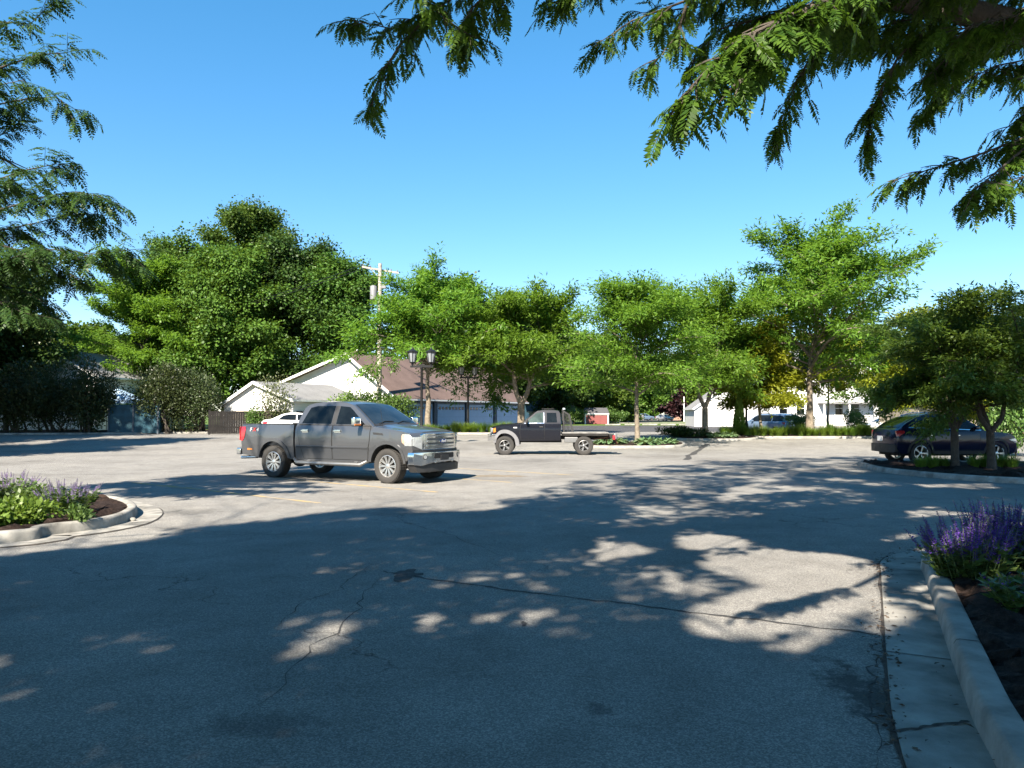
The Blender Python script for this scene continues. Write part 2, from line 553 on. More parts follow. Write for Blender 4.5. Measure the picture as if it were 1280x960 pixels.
def flower_clump(name, label, seed, rad, h, nstem, leafm, flowm, loc, group=None, spike=.22, sw=.03, leafL=.07, lean=.55, cat='flowering plant', leaf_top=.62, florets=34):
    """upright stems, leafy below, each ending in a spike of small florets"""
    rg = np.random.default_rng(seed)
    t = thing(name, label, cat, loc, 0, group)
    az = rg.uniform(0, 2 * PI, nstem); rr = np.sqrt(rg.uniform(0, 1, nstem))
    base = np.stack([rad * .45 * rr * np.cos(az), rad * .45 * rr * np.sin(az), np.zeros(nstem)], 1)
    ax = np.stack([np.cos(az) * rr * lean, np.sin(az) * rr * lean, np.ones(nstem)], 1) + rg.normal(0, .09, (nstem, 3))
    ax = unit(ax); H = h * rg.uniform(.72, 1.08, nstem)
    sp = spike * rg.uniform(.6, 1.2, nstem)
    mb = MB()
    for i in range(nstem):
        a = Vector(base[i]); d = Vector(ax[i])
        mb.tube([a, a + d * float(H[i])], [.004, .002], 3, caps=False)
    mb.build('stem', M_STEM, t, smooth=60)
    LP, LD = [], []
    for k in range(13):
        f = rg.uniform(.02, leaf_top, nstem)
        LP.append(base + ax * (H * f)[:, None])
        a2 = rg.uniform(0, 2 * PI, nstem)
        LD.append(np.stack([np.cos(a2), np.sin(a2), rg.uniform(-.1, .7, nstem)], 1))
    P = np.concatenate(LP); D = np.concatenate(LD); n = len(P)
    l = leafL * rg.uniform(.6, 1.4, n)
    np_quads('foliage', leaf_quads(P, D, np.array([0, 0, 1.0]) + rg.normal(0, .3, (n, 3)), l, l * .5, -.08), leafm, t)
    FP, FD = [], []
    for k in range(florets):
        f = k / florets
        FP.append(base + ax * (H - sp * (1 - f))[:, None])
        a2 = k * 2.4 + rg.uniform(0, 1, nstem)
        FD.append((np.stack([np.cos(a2), np.sin(a2), np.full(nstem, .55)], 1)) * (1 - .55 * f))
    P = np.concatenate(FP); D = np.concatenate(FD); n = len(P)
    l = sw * np.linalg.norm(D, axis=1) * rg.uniform(.7, 1.3, n)
    np_quads('flower_spikes', leaf_quads(P, D, np.array([0, 0, 1.0]) + rg.normal(0, .4, (n, 3)), l, l * .6, .1), flowm, t)
    return t

def hosta(name, label, seed, rad, n, leaf, loc, group=None):
    rg = np.random.default_rng(seed)
    az = rg.uniform(0, 2 * PI, n); e = rg.uniform(.15, 1.0, n)
    D = np.stack([np.cos(az), np.sin(az), e], 1)
    P = np.stack([np.cos(az) * rad * .12, np.sin(az) * rad * .12, np.full(n, .02)], 1)
    nn = np.stack([-np.cos(az) * e, -np.sin(az) * e, np.ones(n)], 1)
    l = rad * rg.uniform(.6, 1.1, n)
    D = unit(D); m = P + D * (l * .6)[:, None]
    D2 = D.copy(); D2[:, 2] -= .9
    Q = np.concatenate([leaf_quads(P, D, nn, l * .95, l * .45, .06), leaf_quads(m, D2, nn, l * .6, l * .42, .05)])
    o = np_quads(name, Q, leaf); o.location = loc
    return tag(o, label, 'plant', group)

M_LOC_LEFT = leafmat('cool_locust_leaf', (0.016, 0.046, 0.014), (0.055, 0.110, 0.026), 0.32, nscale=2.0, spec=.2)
# ------------------------------------------------------------------ ground materials
def asphalt(name, light, dark, cracks=True, fine=75.0, stains=()):
    m, nt, out = _new(name)
    tc = _n(nt, 'ShaderNodeTexCoord'); O = tc.outputs['Object']
    b = _n(nt, 'ShaderNodeBsdfPrincipled')
    v = _n(nt, 'ShaderNodeTexVoronoi'); v.inputs['Scale'].default_value = fine; nt.links.new(O, v.inputs['Vector'])
    sep = _n(nt, 'ShaderNodeSeparateColor'); nt.links.new(v.outputs['Color'], sep.inputs[0])
    big = noise(nt, .22, 6, .62, O)
    mid = noise(nt, 1.6, 5, .65, O)
    agg = ramp(nt, sep.outputs[0], [(0.0, tuple(x * .72 for x in dark)), (.45, dark), (.8, light), (1.0, tuple(min(1, x * 1.22) for x in light))])
    tone = ramp(nt, big.outputs['Fac'], [(.32, (.74, .73, .72)), (.52, (1, 1, 1)), (.72, (1.12, 1.10, 1.06))])
    c = mixc(nt, 1.0, agg.outputs['Color'], tone.outputs['Color'], 'MULTIPLY')
    tone2 = ramp(nt, mid.outputs['Fac'], [(.3, (.80, .79, .78)), (.55, (1, 1, 1)), (.75, (1.07, 1.06, 1.04))])
    c = mixc(nt, 1.0, c, tone2.outputs['Color'], 'MULTIPLY')
    # oil drips and old spots
    sp = _n(nt, 'ShaderNodeTexVoronoi'); sp.inputs['Scale'].default_value = .55; sp.inputs['Randomness'].default_value = 1.0
    warp = noise(nt, 2.2, 3, .5, O)
    wv = _n(nt, 'ShaderNodeVectorMath', operation='MULTIPLY_ADD')
    nt.links.new(warp.outputs['Color'], wv.inputs[0]); wv.inputs[1].default_value = (.8, .8, .8); nt.links.new(O, wv.inputs[2])
    nt.links.new(wv.outputs[0], sp.inputs['Vector'])
    spot = ramp(nt, sp.outputs['Distance'], [(.0, .75), (.12, .35), (.2, 0.0)])
    c = mixc(nt, math_(nt, 'MULTIPLY', spot.outputs['Color'], .42), c, tuple(x * .35 for x in dark))
    for (sx, sy, rx, ry, st) in stains:
        q = _n(nt, 'ShaderNodeVectorMath', operation='SUBTRACT'); nt.links.new(O, q.inputs[0]); q.inputs[1].default_value = (sx, sy, 0)
        q2 = _n(nt, 'ShaderNodeVectorMath', operation='MULTIPLY'); nt.links.new(q.outputs[0], q2.inputs[0]); q2.inputs[1].default_value = (1 / rx, 1 / ry, 0)
        ln = _n(nt, 'ShaderNodeVectorMath', operation='LENGTH'); nt.links.new(q2.outputs[0], ln.inputs[0])
        sn_ = noise(nt, 5.0, 6, .7, O)
        e_ = math_(nt, 'SUBTRACT', math_(nt, 'ADD', 1.0, math_(nt, 'MULTIPLY', math_(nt, 'SUBTRACT', sn_.outputs['Fac'], .5), 3.2)), ln.outputs['Value'])
        er = ramp(nt, e_, [(.0, 0.0), (.55, 1.0)])
        c = mixc(nt, math_(nt, 'MULTIPLY', er.outputs['Color'], st), c, (.030, .028, .026))
    h = math_(nt, 'MULTIPLY', sep.outputs[1], .5)
    if cracks:
        for scale, width, wamp, thr in ((.33, .008, 1.3, .50), (.95, .010, .55, .62)):
            w2 = noise(nt, 1.3 if scale < .5 else 3.0, 5, .6, O)
            wv2 = _n(nt, 'ShaderNodeVectorMath', operation='MULTIPLY_ADD')
            nt.links.new(w2.outputs['Color'], wv2.inputs[0]); wv2.inputs[1].default_value = (wamp, wamp, 0); nt.links.new(O, wv2.inputs[2])
            e = _n(nt, 'ShaderNodeTexVoronoi', feature='DISTANCE_TO_EDGE', voronoi_dimensions='2D')
            e.inputs['Scale'].default_value = scale; nt.links.new(wv2.outputs[0], e.inputs['Vector'])
            cr = ramp(nt, e.outputs['Distance'], [(width * scale * .6, 1.0), (width * scale * 1.7, 0.0)])
            msk = noise(nt, .35 if scale < .5 else .28, 2, .5, O, .5)
            mk = ramp(nt, msk.outputs['Fac'], [(thr, 0.0), (thr + .1, 1.0)])
            f = math_(nt, 'MULTIPLY', cr.outputs['Color'], mk.outputs['Color'])
            c = mixc(nt, math_(nt, 'MULTIPLY', f, .8), c, (.022, .021, .020))
            h = math_(nt, 'SUBTRACT', h, math_(nt, 'MULTIPLY', f, .9))
    nt.links.new(c, b.inputs['Base Color'])
    b.inputs['Roughness'].default_value = .88
    b.inputs['Specular IOR Level'].default_value = .25
    bp = _n(nt, 'ShaderNodeBump'); bp.inputs['Strength'].default_value = .55; bp.inputs['Distance'].default_value = .012
    nt.links.new(h, bp.inputs['Height']); nt.links.new(bp.outputs['Normal'], b.inputs['Normal'])
    nt.links.new(b.outputs[0], out.inputs['Surface'])
    return m

M_LOT = asphalt('lot_asphalt', (.255, .245, .226), (.178, .172, .161), fine=120.0, stains=((*G(1088, 868)[:2], .24, .62, .8), (*G(750, 885)[:2], .09, .10, .55), (*G(500, 640)[:2], .9, .7, .35), (*G(235, 640)[:2], .7, .5, .35), (*G(330, 905)[:2], .35, .2, .4), (*G(815, 618)[:2], .8, 1.2, .3), (-4.2, 21.5, 1.3, .9, .4), (1.0, 27.0, 1.6, 1.2, .3)))
M_STREET = asphalt('street_asphalt', (.085, .085, .088), (.045, .045, .047), cracks=False, fine=40)
M_PATCH = mat('tar_patch', (.045, .043, .042), .9, var=.3, nscale=14, bump=.6, bscale=60)
M_CONC = mat('concrete', (.32, .308, .28), .85, var=.26, nscale=2.4, bump=.35, bscale=90, spec=.25, detail=8)
M_CONC2 = mat('old_concrete', (.30, .288, .262), .88, var=.28, nscale=3.0, bump=.4, bscale=80, spec=.25)
M_MULCH = mat('mulch', (.040, .026, .021), .95, var=.38, nscale=22, bump=1.0, bscale=60, spec=.15)
M_LAWN = mat('lawn', (.085, .135, .028), .95, var=.2, nscale=1.2, bump=.8, bscale=25, spec=.15)
M_SOILJOINT = mat('joint_dirt', (.05, .04, .032), .95, var=.3, nscale=20)

def worn_paint(name, c, under, keep):
    m, nt, out = _new(name)
    tc = _n(nt, 'ShaderNodeTexCoord'); O = tc.outputs['Object']
    b = _n(nt, 'ShaderNodeBsdfPrincipled')
    a1 = noise(nt, 2.0, 6, .7, O); a2 = noise(nt, 40.0, 3, .7, O)
    f = math_(nt, 'ADD', math_(nt, 'MULTIPLY', a1.outputs['Fac'], .6), math_(nt, 'MULTIPLY', a2.outputs['Fac'], .4))
    fr = ramp(nt, f, [(keep - .05, 1.0), (keep + .07, 0.1)])
    nt.links.new(mixc(nt, fr.outputs['Color'], under, c), b.inputs['Base Color'])
    b.inputs['Roughness'].default_value = .85; b.inputs['Specular IOR Level'].default_value = .25
    nt.links.new(b.outputs[0], out.inputs['Surface'])
    return m
M_YELLOW = worn_paint('worn_yellow_paint', (.40, .28, .11), (.22, .21, .19), .485)
M_WHITELINE = worn_paint('worn_white_paint', (.62, .62, .60), (.06, .06, .06), .60)

# ------------------------------------------------------------------ sheets that follow the terrain
def sheet(name, m, x0, x1, y0, y1, dz, step=2.0, kind='structure'):
    ys = sorted({y0, y1} | {float(v) for v in list(range(28, 55)) + [-60, 0, 20, 70, 90, 150, 300, 700] if y0 < v < y1})
    mb = MB()
    vs = []; fs = []
    for y in ys: vs += [(x0, y, tz(y) + dz), (x1, y, tz(y) + dz)]
    for i in range(len(ys) - 1): fs.append((2 * i, 2 * i + 1, 2 * i + 3, 2 * i + 2))
    mb.add(vs, fs)
    o = mb.build(name, m, smooth=0, fixn=False)
    return tag(o, kind=kind)

sheet('ground', M_LAWN, -700, 700, -120, 1500, -.012)
lot = sheet('parking_lot', M_LOT, -60, 75, -30, 57.5, 0.0, 1.0)
sheet('street', M_STREET, -7.5, 70, 58.0, 92.0, -.004)

def strip_path(pts, w0, w1, dz=.004):
    """flat ribbon between offsets w0..w1 to the left of the polyline"""
    vs = []; fs = []; n = len(pts)
    for i in range(n):
        a, b = Vector(pts[max(0, i - 1)][:2]), Vector(pts[min(n - 1, i + 1)][:2])
        d = (b - a).normalized(); nn = Vector((-d.y, d.x)); p = Vector(pts[i][:2])
        q0, q1 = p + nn * w0, p + nn * w1
        vs += [(q0.x, q0.y, tz(q0.y) + dz), (q1.x, q1.y, tz(q1.y) + dz)]
    for i in range(n - 1): fs.append((2 * i, 2 * i + 2, 2 * i + 3, 2 * i + 1))
    return vs, fs

def smooth_path(pts, n=6, closed=False):
    """Catmull-Rom through 2D points"""
    P = [Vector(p[:2]) for p in pts]; out = []; m = len(P)
    g = (lambda i: P[i % m]) if closed else (lambda i: P[max(0, min(m - 1, i))])
    for i in range(m if closed else m - 1):
        a, b, c, d = g(i - 1), g(i), g(i + 1), g(i + 2)
        for k in range(n):
            t = k / n
            out.append(.5 * ((2 * b) + (c - a) * t + (2 * a - 5 * b + 4 * c - d) * t * t + (3 * b - a - 3 * c + d) * t ** 3))
    if not closed: out.append(P[-1])
    return out

def offset_pt(pts, i, w, closed):
    n = len(pts)
    a = pts[(i - 1) % n] if closed else pts[max(0, i - 1)]
    b = pts[(i + 1) % n] if closed else pts[min(n - 1, i + 1)]
    d = (b - a).normalized()
    return pts[i] + Vector((-d.y, d.x)) * w

def kerb(path, m, h=.14, top=.15, gutter=.0, closed=False, name='kerb', joints=3.0):
    """kerb along the face line; positive offsets (left of the path) are the raised side. Joints are cut every few metres."""
    pts = path; n = len(pts)
    prof = [(.012, -.06), (.0, 0.0), (.014, h * .78), (.03, h * .96), (.05, h), (top - .02, h), (top, h * .9), (top + .005, -.06)]
    mb = MB(); rows = []
    for i in range(n):
        row = []
        for off, z in prof:
            q = offset_pt(pts, i, off, closed); row.append((q.x, q.y, tz(q.y) + z))
        rows.append(row)
    k = len(prof)
    vs = [v for r in rows for v in r]; fs = []
    for i in range(n if closed else n - 1):
        j = (i + 1) % n
        for a in range(k - 1): fs.append((i * k + a, j * k + a, j * k + a + 1, i * k + a + 1))
    if not closed:
        fs.append(tuple(range(k))); fs.append(tuple((n - 1) * k + a for a in range(k - 1, -1, -1)))
    mb.add(vs, fs)
    o = mb.build(name, m, smooth=50); tag(o, kind='structure')
    if gutter:
        g = MB(); vs = []; fs = []
        for i in range(n):
            q0, q1 = offset_pt(pts, i, .01, closed), offset_pt(pts, i, -gutter, closed)
            vs += [(q0.x, q0.y, tz(q0.y) + .010), (q1.x, q1.y, tz(q1.y) + .016), (q1.x, q1.y, tz(q1.y) - .03)]
        for i in range(n if closed else n - 1):
            j = (i + 1) % n
            fs += [(3 * i, 3 * j, 3 * j + 1, 3 * i + 1), (3 * i + 1, 3 * j + 1, 3 * j + 2, 3 * i + 2)]
        g.add(vs, fs); tag(g.build('gutter', m, smooth=50), kind='structure')
        # dark dirt line between gutter and asphalt, and joints across
        jm = MB()
        rnd = random.Random(len(pts)); vs = []; fs = []
        for i in range(n):
            w = .012 + .022 * rnd.random()
            q0, q1 = offset_pt(pts, i, -gutter - .002, closed), offset_pt(pts, i, -gutter - w, closed)
            vs += [(q0.x, q0.y, tz(q0.y) + .012), (q1.x, q1.y, tz(q1.y) + .006)]
        for i in range(n if closed else n - 1):
            j = (i + 1) % n; fs.append((2 * i, 2 * j, 2 * j + 1, 2 * i + 1))
        jm.add(vs, fs); tag(jm.build('gutter_joint', M_SOILJOINT, smooth=0), kind='structure')
    # joints cut across the kerb
    if joints:
        acc = joints * .4; cj = MB()
        for i in range(1, n - 1):
            acc += (pts[i] - pts[i - 1]).length
            if acc > joints:
                acc = 0
                d = (pts[i + 1] - pts[i - 1]).normalized() * .006
                for a in range(0, k - 1):
                    q = []
                    for dd in (-1, 1):
                        for (off, z) in (prof[a], prof[a + 1]):
                            p = offset_pt(pts, i, off, closed) + d * dd
                            nrm = 0.002
                            q.append((p.x - (nrm if a < 3 else 0) * math.copysign(1, 1) * 0, p.y, tz(p.y) + z + .003))
                    if a >= 2: cj.add(q, [(0, 2, 3, 1)])
                if gutter:
                    q0, q1 = offset_pt(pts, i, -.005, closed), offset_pt(pts, i, -gutter, closed)
                    cj.add([(*(q0 - d), tz(q0.y) + .0145), (*(q0 + d), tz(q0.y) + .0145), (*(q1 + d), tz(q1.y) + .020), (*(q1 - d), tz(q1.y) + .020)], [(0, 1, 2, 3)])
        if cj.v: tag(cj.build('kerb_joint', M_SOILJOINT, smooth=0), kind='structure')
    return o

def mulch(poly, h=.11, name='mulch_bed', seed=1, step=.35, amp=.035, m=None):
    """a bed: gridded surface inside the polygon, lumpy"""
    rnd = random.Random(seed)
    bm = bmesh.new()
    f = bm.faces.new([bm.verts.new((p[0], p[1], 0)) for p in poly])
    xs = [p[0] for p in poly]; ys = [p[1] for p in poly]
    bmesh.ops.triangulate(bm, faces=[f])
    for ax, lo, hi in ((0, min(xs), max(xs)), (1, min(ys), max(ys))):
        v = lo + step
        while v < hi:
            co = [0, 0, 0]; no = [0, 0, 0]; co[ax] = v; no[ax] = 1
            bmesh.ops.bisect_plane(bm, geom=bm.verts[:] + bm.edges[:] + bm.faces[:], plane_co=co, plane_no=no)
            v += step
    for v in bm.verts:
        e = 0 if v.is_boundary else 1
        v.co.z = tz(v.co.y) + h + e * (rnd.gauss(.02, amp))
    bmesh.ops.recalc_face_normals(bm, faces=bm.faces)
    for f in bm.faces:
        f.smooth = True
        if f.normal.z < 0: f.normal_flip()
    me = bpy.data.meshes.new(name); bm.to_mesh(me); bm.free()
    return tag(link_mesh(name, me, m or M_MULCH), kind='structure')

def inset(path, w, closed=False):
    return [offset_pt(path, i, w, closed) for i in range(len(path))]

def wood_chips(name, poly_pts, n, seed, zoff, L=.05, m=None):
    """loose chips scattered over a bed: nobody could count them"""
    rg = np.random.default_rng(seed)
    xs = np.array([p[0] for p in poly_pts]); ys = np.array([p[1] for p in poly_pts])
    P = []
    while len(P) < n:
        x, y = rg.uniform(xs.min(), xs.max()), rg.uniform(ys.min(), ys.max())
        ins = False; j = len(xs) - 1
        for i in range(len(xs)):
            if (ys[i] > y) != (ys[j] > y) and x < (xs[j] - xs[i]) * (y - ys[i]) / (ys[j] - ys[i]) + xs[i]: ins = not ins
            j = i
        if ins: P.append((x, y, tz(y) + zoff + rg.uniform(-.02, .03)))
    P = np.array(P); D = rg.normal(0, 1, (n, 3)) * np.array([1, 1, .3]); N = np.array([0, 0, 1.0]) + rg.normal(0, .45, (n, 3))
    l = L * rg.uniform(.5, 1.6, n)
    return tag(np_quads(name, leaf_quads(P, D, N, l, l * .35), m or M_MULCH), kind='stuff')

# ------------------------------------------------------------------ islands
# near right island (kerb, gutter, mulch); raised side is to the left of the path when walking away -> walk towards the camera
near = [G(1262, 1010), G(1229, 930), G(1200, 858), G(1174, 780), G(1155, 722)]
nr = [Vector((p.x, p.y)) for p in near]
nr = [Vector((2.15, 2.2)), Vector((2.05, 3.0))] + nr[1:] + [Vector((4.35, 8.15)), Vector((4.75, 8.55)), Vector((5.5, 8.75)), Vector((7.5, 8.8)), Vector((12, 8.7))]
nr = smooth_path(nr, 8)
nr = list(reversed(nr))
kerb(nr, M_CONC, .15, .17, .38)
bed = inset(nr, .165)
bed_poly = [tuple(p) for p in bed] + [(4.5, 0.5), (12, 0.5)]
mulch(bed_poly, .125, seed=3, step=.22)
wood_chips('mulch_chips', [(2.6, 3.0), (3.0, 4.2), (3.6, 5.6), (4.3, 7.3), (5.5, 8.3), (9, 8.3), (9, 3)], 9000, 5, .150, .055, m=M_CHIP)

# left island
lf = [(-16, 7.2), (-9.5, 8.2)] + [tuple(G(*q)[:2]) for q in ((0, 680), (60, 670), (110, 664), (150, 656), (168, 648), (172, 641), (160, 634), (135, 629))] + [(-8.3, 14.0), (-10, 14.6), (-16, 15.0)]
lf = smooth_path([Vector(p) for p in lf], 5)
kerb(lf, M_CONC2, .15, .15, .36)
lb = inset(lf, .145)
mulch([tuple(p) for p in lb], .12, seed=9, step=.3)
wood_chips('mulch_chips', [(-12, 8.4), (-6.5, 10.0), (-5.9, 11.4), (-7.2, 13.0), (-12, 13.8)], 4500, 8, .142, .055, m=M_CHIP)

# middle right island in front of the dark car
mr = [tuple(G(*q)[:2]) for q in ((1074, 581), (1080, 585), (1100, 590), (1150, 596), (1210, 601), (1280, 605))]
mr = smooth_path([Vector(p) for p in ([(20, 24.5), (15, 24.5), (12.4, 24.6)] + mr + [(13.5, 16.6), (16, 16.0), (20, 15.9)])], 5)
kerb(mr, M_CONC2, .14, .15, .0)
mulch([tuple(p) for p in inset(mr, .145)], .11, seed=11, step=.4)

def island(name, corners, m=M_CONC, h=.13, bed_m=None, n=4):
    """closed island; corners counter-clockwise so that the bed lies to the left"""
    pth = smooth_path([Vector(c) for c in corners], n, closed=True)
    kerb(pth, m, h, .15, 0, closed=True)
    mulch([tuple(p) for p in inset(pth, .145, True)], h - .02, seed=len(corners) + int(abs(corners[0][0])), step=1.0, m=bed_m)
    return pth

def xat(px, y): return (px - CX) / F * y

# island with the middle tree and hostas (front edge y ~ 551)
island('kerb', [(xat(735, 36.2), 36.2), (xat(790, 35.9), 35.9), (xat(842, 36.2), 36.2), (xat(856, 37.6), 37.6), (xat(842, 39.4), 39.4), (xat(742, 39.6), 39.6), (xat(728, 37.8), 37.8)])
# island with the forked tree
island('kerb', [(xat(852, 41.6), 41.6), (xat(900, 41.2), 41.2), (xat(935, 41.6), 41.6), (xat(948, 43), 43), (xat(935, 44.6), 44.6), (xat(850, 44.8), 44.8), (xat(838, 43.2), 43.2)])
# long strip on the right
island('kerb', [(xat(905, 43.8), 43.8), (xat(960, 43.4), 43.4), (xat(1100, 43.4), 43.4), (xat(1250, 43.4), 43.4), (xat(1262, 45), 45), (xat(1240, 46.6), 46.6), (xat(1060, 46.8), 46.8), (xat(915, 46.8), 46.8), (xat(900, 45.3), 45.3)], M_CONC)
# strip on the left behind the pickups
island('kerb', [(xat(395, 49.5), 49.5), (xat(480, 49.2), 49.2), (xat(570, 49.2), 49.2), (xat(640, 49.2), 49.2), (xat(690, 49.4), 49.4), (xat(700, 51), 51), (xat(690, 52.6), 52.6), (xat(540, 52.8), 52.8), (xat(400, 52.8), 52.8), (xat(388, 51), 51)], M_CONC)
# kerb along the far left edge of the lot
el = smooth_path([Vector(p) for p in ((xat(385, 55.2), 55.2), (xat(300, 53.0), 53.0), (xat(150, 50.0), 50.0), (xat(0, 48.4), 48.4), (-44, 47.5), (-60, 47))], 4)
el.reverse()
kerb(el, M_CONC2, .12, .15, 0)
mulch([tuple(p) for p in inset(el, .145)] + [(-24, 57.2), (-60, 57.2)], .10, seed=21, step=1.5, amp=.06)

# ------------------------------------------------------------------ markings, seams and patches on the lot
def ribbon(name, m, pts, w, seed=0, jit=0.0, dz=.004, taper=False):
    rnd = random.Random(seed); n = len(pts); vs = []; fs = []
    for i in range(n):
        a, b = Vector(pts[max(0, i - 1)][:2]), Vector(pts[min(n - 1, i + 1)][:2])
        d = (b - a).normalized(); nn = Vector((-d.y, d.x)); p = Vector(pts[i][:2])
        ww = w * (1 + jit * rnd.uniform(-1, 1)) / 2
        if taper: ww *= min(1, .15 + 3 * min(i, n - 1 - i) / n)
        off = jit * w * rnd.gauss(0, .5)
        for s in (-1, 1):
            q = p + nn * (ww * s + off); vs.append((q.x, q.y, tz(q.y) + dz))
    for i in range(n - 1): fs.append((2 * i, 2 * i + 1, 2 * i + 3, 2 * i + 2))
    o = MB().add(vs, fs).build(name, m, smooth=0)
    return tag(o, kind='structure')

def wiggle(a, b, n, amp, seed):
    rnd = random.Random(seed); a, b = Vector(a[:2]), Vector(b[:2]); d = (b - a); nn = Vector((-d.y, d.x)).normalized()
    out = []; o = 0
    for i in range(n + 1):
        o = o * .75 + rnd.gauss(0, amp) * (0 < i < n)
        out.append(a.lerp(b, i / n) + nn * o)
    return out

HD = Vector((.785, -.62)).normalized()               # direction of the stalls
SIDE = Vector((.62, .785))
p0 = G(400, 629)
for k, (s0, s1) in enumerate(((-5.6, 0.0), (-5.4, .3), (-5.6, .1), (-5.4, 0))):
    o = Vector(p0[:2]) + SIDE * (2.75 * k)
    ribbon('stall_line', M_YELLOW, [o + HD * (s0 + (s1 - s0) * i / 8) for i in range(9)], .11, dz=.004)
o = Vector(G(318, 597)[:2])
for px, py in ((165, 603),):
    q = Vector(G(px, py)[:2]); ribbon('stall_line', M_YELLOW, [q + HD * (.4 * i) for i in range(7)], .11)

seam = [G(x, y) for x, y in ((478, 714), (505, 719), (560, 727), (640, 738), (720, 748), (800, 757), (880, 767), (960, 777), (1040, 787), (1106, 796))]
sp = []
for a, b, k in zip(seam, seam[1:], range(20)): sp += wiggle(a, b, 6, .006, k)[:-1]
ribbon('pavement_seam', M_PATCH, sp, .034, 4, .55, .003)
blob = G(508, 719); rnd = random.Random(2)
def blotch(c, rx, ry, seed, dz=.005, m=None, name='tar_patch'):
    rnd = random.Random(seed); n = 22; vs = [(c.x, c.y, tz(c.y) + dz)]
    for i in range(n):
        a = 2 * PI * i / n; r = rnd.uniform(.55, 1.15)
        vs.append((c.x + math.cos(a) * rx * r, c.y + math.sin(a) * ry * r, tz(c.y) + dz))
    return tag(MB().add(vs, [(0, i + 1, (i + 1) % n + 1) for i in range(n)]).build(name, m or M_PATCH, smooth=0), kind='structure')
blotch(blob, .15, .30, 2)
blotch(G(655, 780), .03, .07, 4)
for i, (a, b) in enumerate((((478, 714), (300, 905)), ((330, 790), (470, 705)), ((0, 650), (330, 668)), ((640, 700), (470, 640)), ((200, 668), (420, 668)), ((1106, 796), (1090, 960)))):
    ribbon('pavement_crack', M_PATCH, wiggle(G(*a), G(*b), 26, .03, 30 + i), .009, i, .6, .003, True)
rnd = random.Random(77)
for i in range(11):
    y = rnd.uniform(19, 40); x0 = rnd.uniform(-22, 8); L_ = rnd.uniform(3, 9)
    ribbon('pavement_crack', M_PATCH, wiggle((x0, y), (x0 + L_, y + rnd.uniform(-1.2, 1.2)), 24, .05, 200 + i), rnd.uniform(.025, .05), i, .6, .003, True)
# old tyre-dark patch lines near the far islands
ribbon('pavement_seam', M_PATCH, smooth_path([Vector(G(*q)[:2]) for q in ((858, 575), (868, 566), (880, 558), (884, 554))], 5), .25, 8, .3, .003)
blotch(G(620, 595), .9, .45, 9, .003, mat('patched_soil', (.19, .155, .11), .95, var=.25, nscale=5), 'worn_patch')
ribbon('joint_debris_line', M_SOILJOINT, wiggle(G(1118, 918), G(1212, 906), 16, .004, 3), .022, 5, .4, .018)
# litter of leaves, twigs and crumbs in the near gutter
rg = np.random.default_rng(44)
gp = inset(nr, -.18); ii = rg.integers(10, len(gp) - 14, 60)
P = np.array([(gp[i].x + rg.normal(0, .13), gp[i].y + rg.normal(0, .2), .022 + rg.uniform(0, .006)) for i in ii])
l = .045 * rg.uniform(.4, 1.7, 60)
tag(np_quads('leaf_litter', leaf_quads(P, rg.normal(0, 1, (60, 3)) * np.array([1, 1, .05]), np.array([0, 0, 1.]) + rg.normal(0, .2, (60, 3)), l, l * .3, .1), mat('dry_leaf', (.10, .065, .04), .9, var=.4, nscale=12)), kind='stuff')
gp = inset(nr, -.40); ii = rg.integers(10, len(gp) - 14, 500)
P = np.array([(gp[i].x + rg.normal(0, .035), gp[i].y + rg.normal(0, .08), .014 + rg.uniform(0, .006)) for i in ii])
l = .03 * rg.uniform(.4, 1.7, 500)
tag(np_quads('joint_debris', leaf_quads(P, rg.normal(0, 1, (500, 3)) * np.array([1, 1, .05]), np.array([0, 0, 1.]) + rg.normal(0, .3, (500, 3)), l, l * .5, .1), MATS['dry_leaf']), kind='stuff')
# ------------------------------------------------------------------ vehicle materials
M_GREY = paint('grey_paint', (.092, .096, .104), .28, .55, dusty=.07)
M_BLACKP = paint('black_paint', (.005, .006, .011), .22, 0, .25, dusty=.02)
M_NAVY = paint('navy_paint', (.005, .009, .030), .16, 0, .3, dusty=.01)
M_WHITEP = paint('white_paint', (.72, .72, .70), .25, 0, dusty=.06)
M_STEELB = paint('steel_blue_paint', (.13, .19, .28), .25, .3, dusty=.03)
M_SILVER = paint('silver_paint', (.45, .46, .47), .28, .6, dusty=.06)
M_BLUEP = paint('blue_paint', (.02, .045, .13), .25, .2, dusty=.05)
M_GLASS = glass_dark('dark_glass', (.006, .008, .009))
M_SCREEN = glass_dark('screen_glass', (.012, .016, .018), .03, .6)
M_GLASSG = glass_dark('green_glass', (.045, .065, .060), .03)
M_CHROME = mat('chrome', (.72, .73, .74), .12, 1.0, var=.05, nscale=3)
M_ALLOY = mat('alloy', (.62, .61, .59), .30, .85, var=.08, nscale=5)
M_ALLOYD = mat('dull_alloy', (.26, .26, .26), .4, .8, var=.12, nscale=5)
M_RUBBER = mat('rubber', (.024, .023, .022), .85, var=.3, nscale=7, bump=.3, bscale=60, c2=(.034, .031, .028))
M_PLASTIC = mat('black_plastic', (.022, .022, .023), .55, var=.15, nscale=8)
M_UNDER = mat('underbody', (.018, .017, .016), .9, var=.3, nscale=6)
M_SEAL = mat('seal', (.008, .008, .008), .8)
M_REDL = mat('red_lens', (.42, .022, .030), .12, coat=.8, var=.1)
M_AMBER = mat('amber_lens', (.62, .19, .03), .15, coat=.8, var=.1)
M_LENS = mat('clear_lens', (.36, .385, .40), .10, .25, var=.15, nscale=12, coat=1.0)
M_LIGHTGREY = mat('grey_plastic', (.17, .17, .18), .5, var=.1)
M_EMBLEM = mat('blue_emblem', (.015, .040, .170), .2, var=.1, coat=.8)
M_BADGE = mat('badge_white', (.66, .66, .66), .35, .2, var=.06)
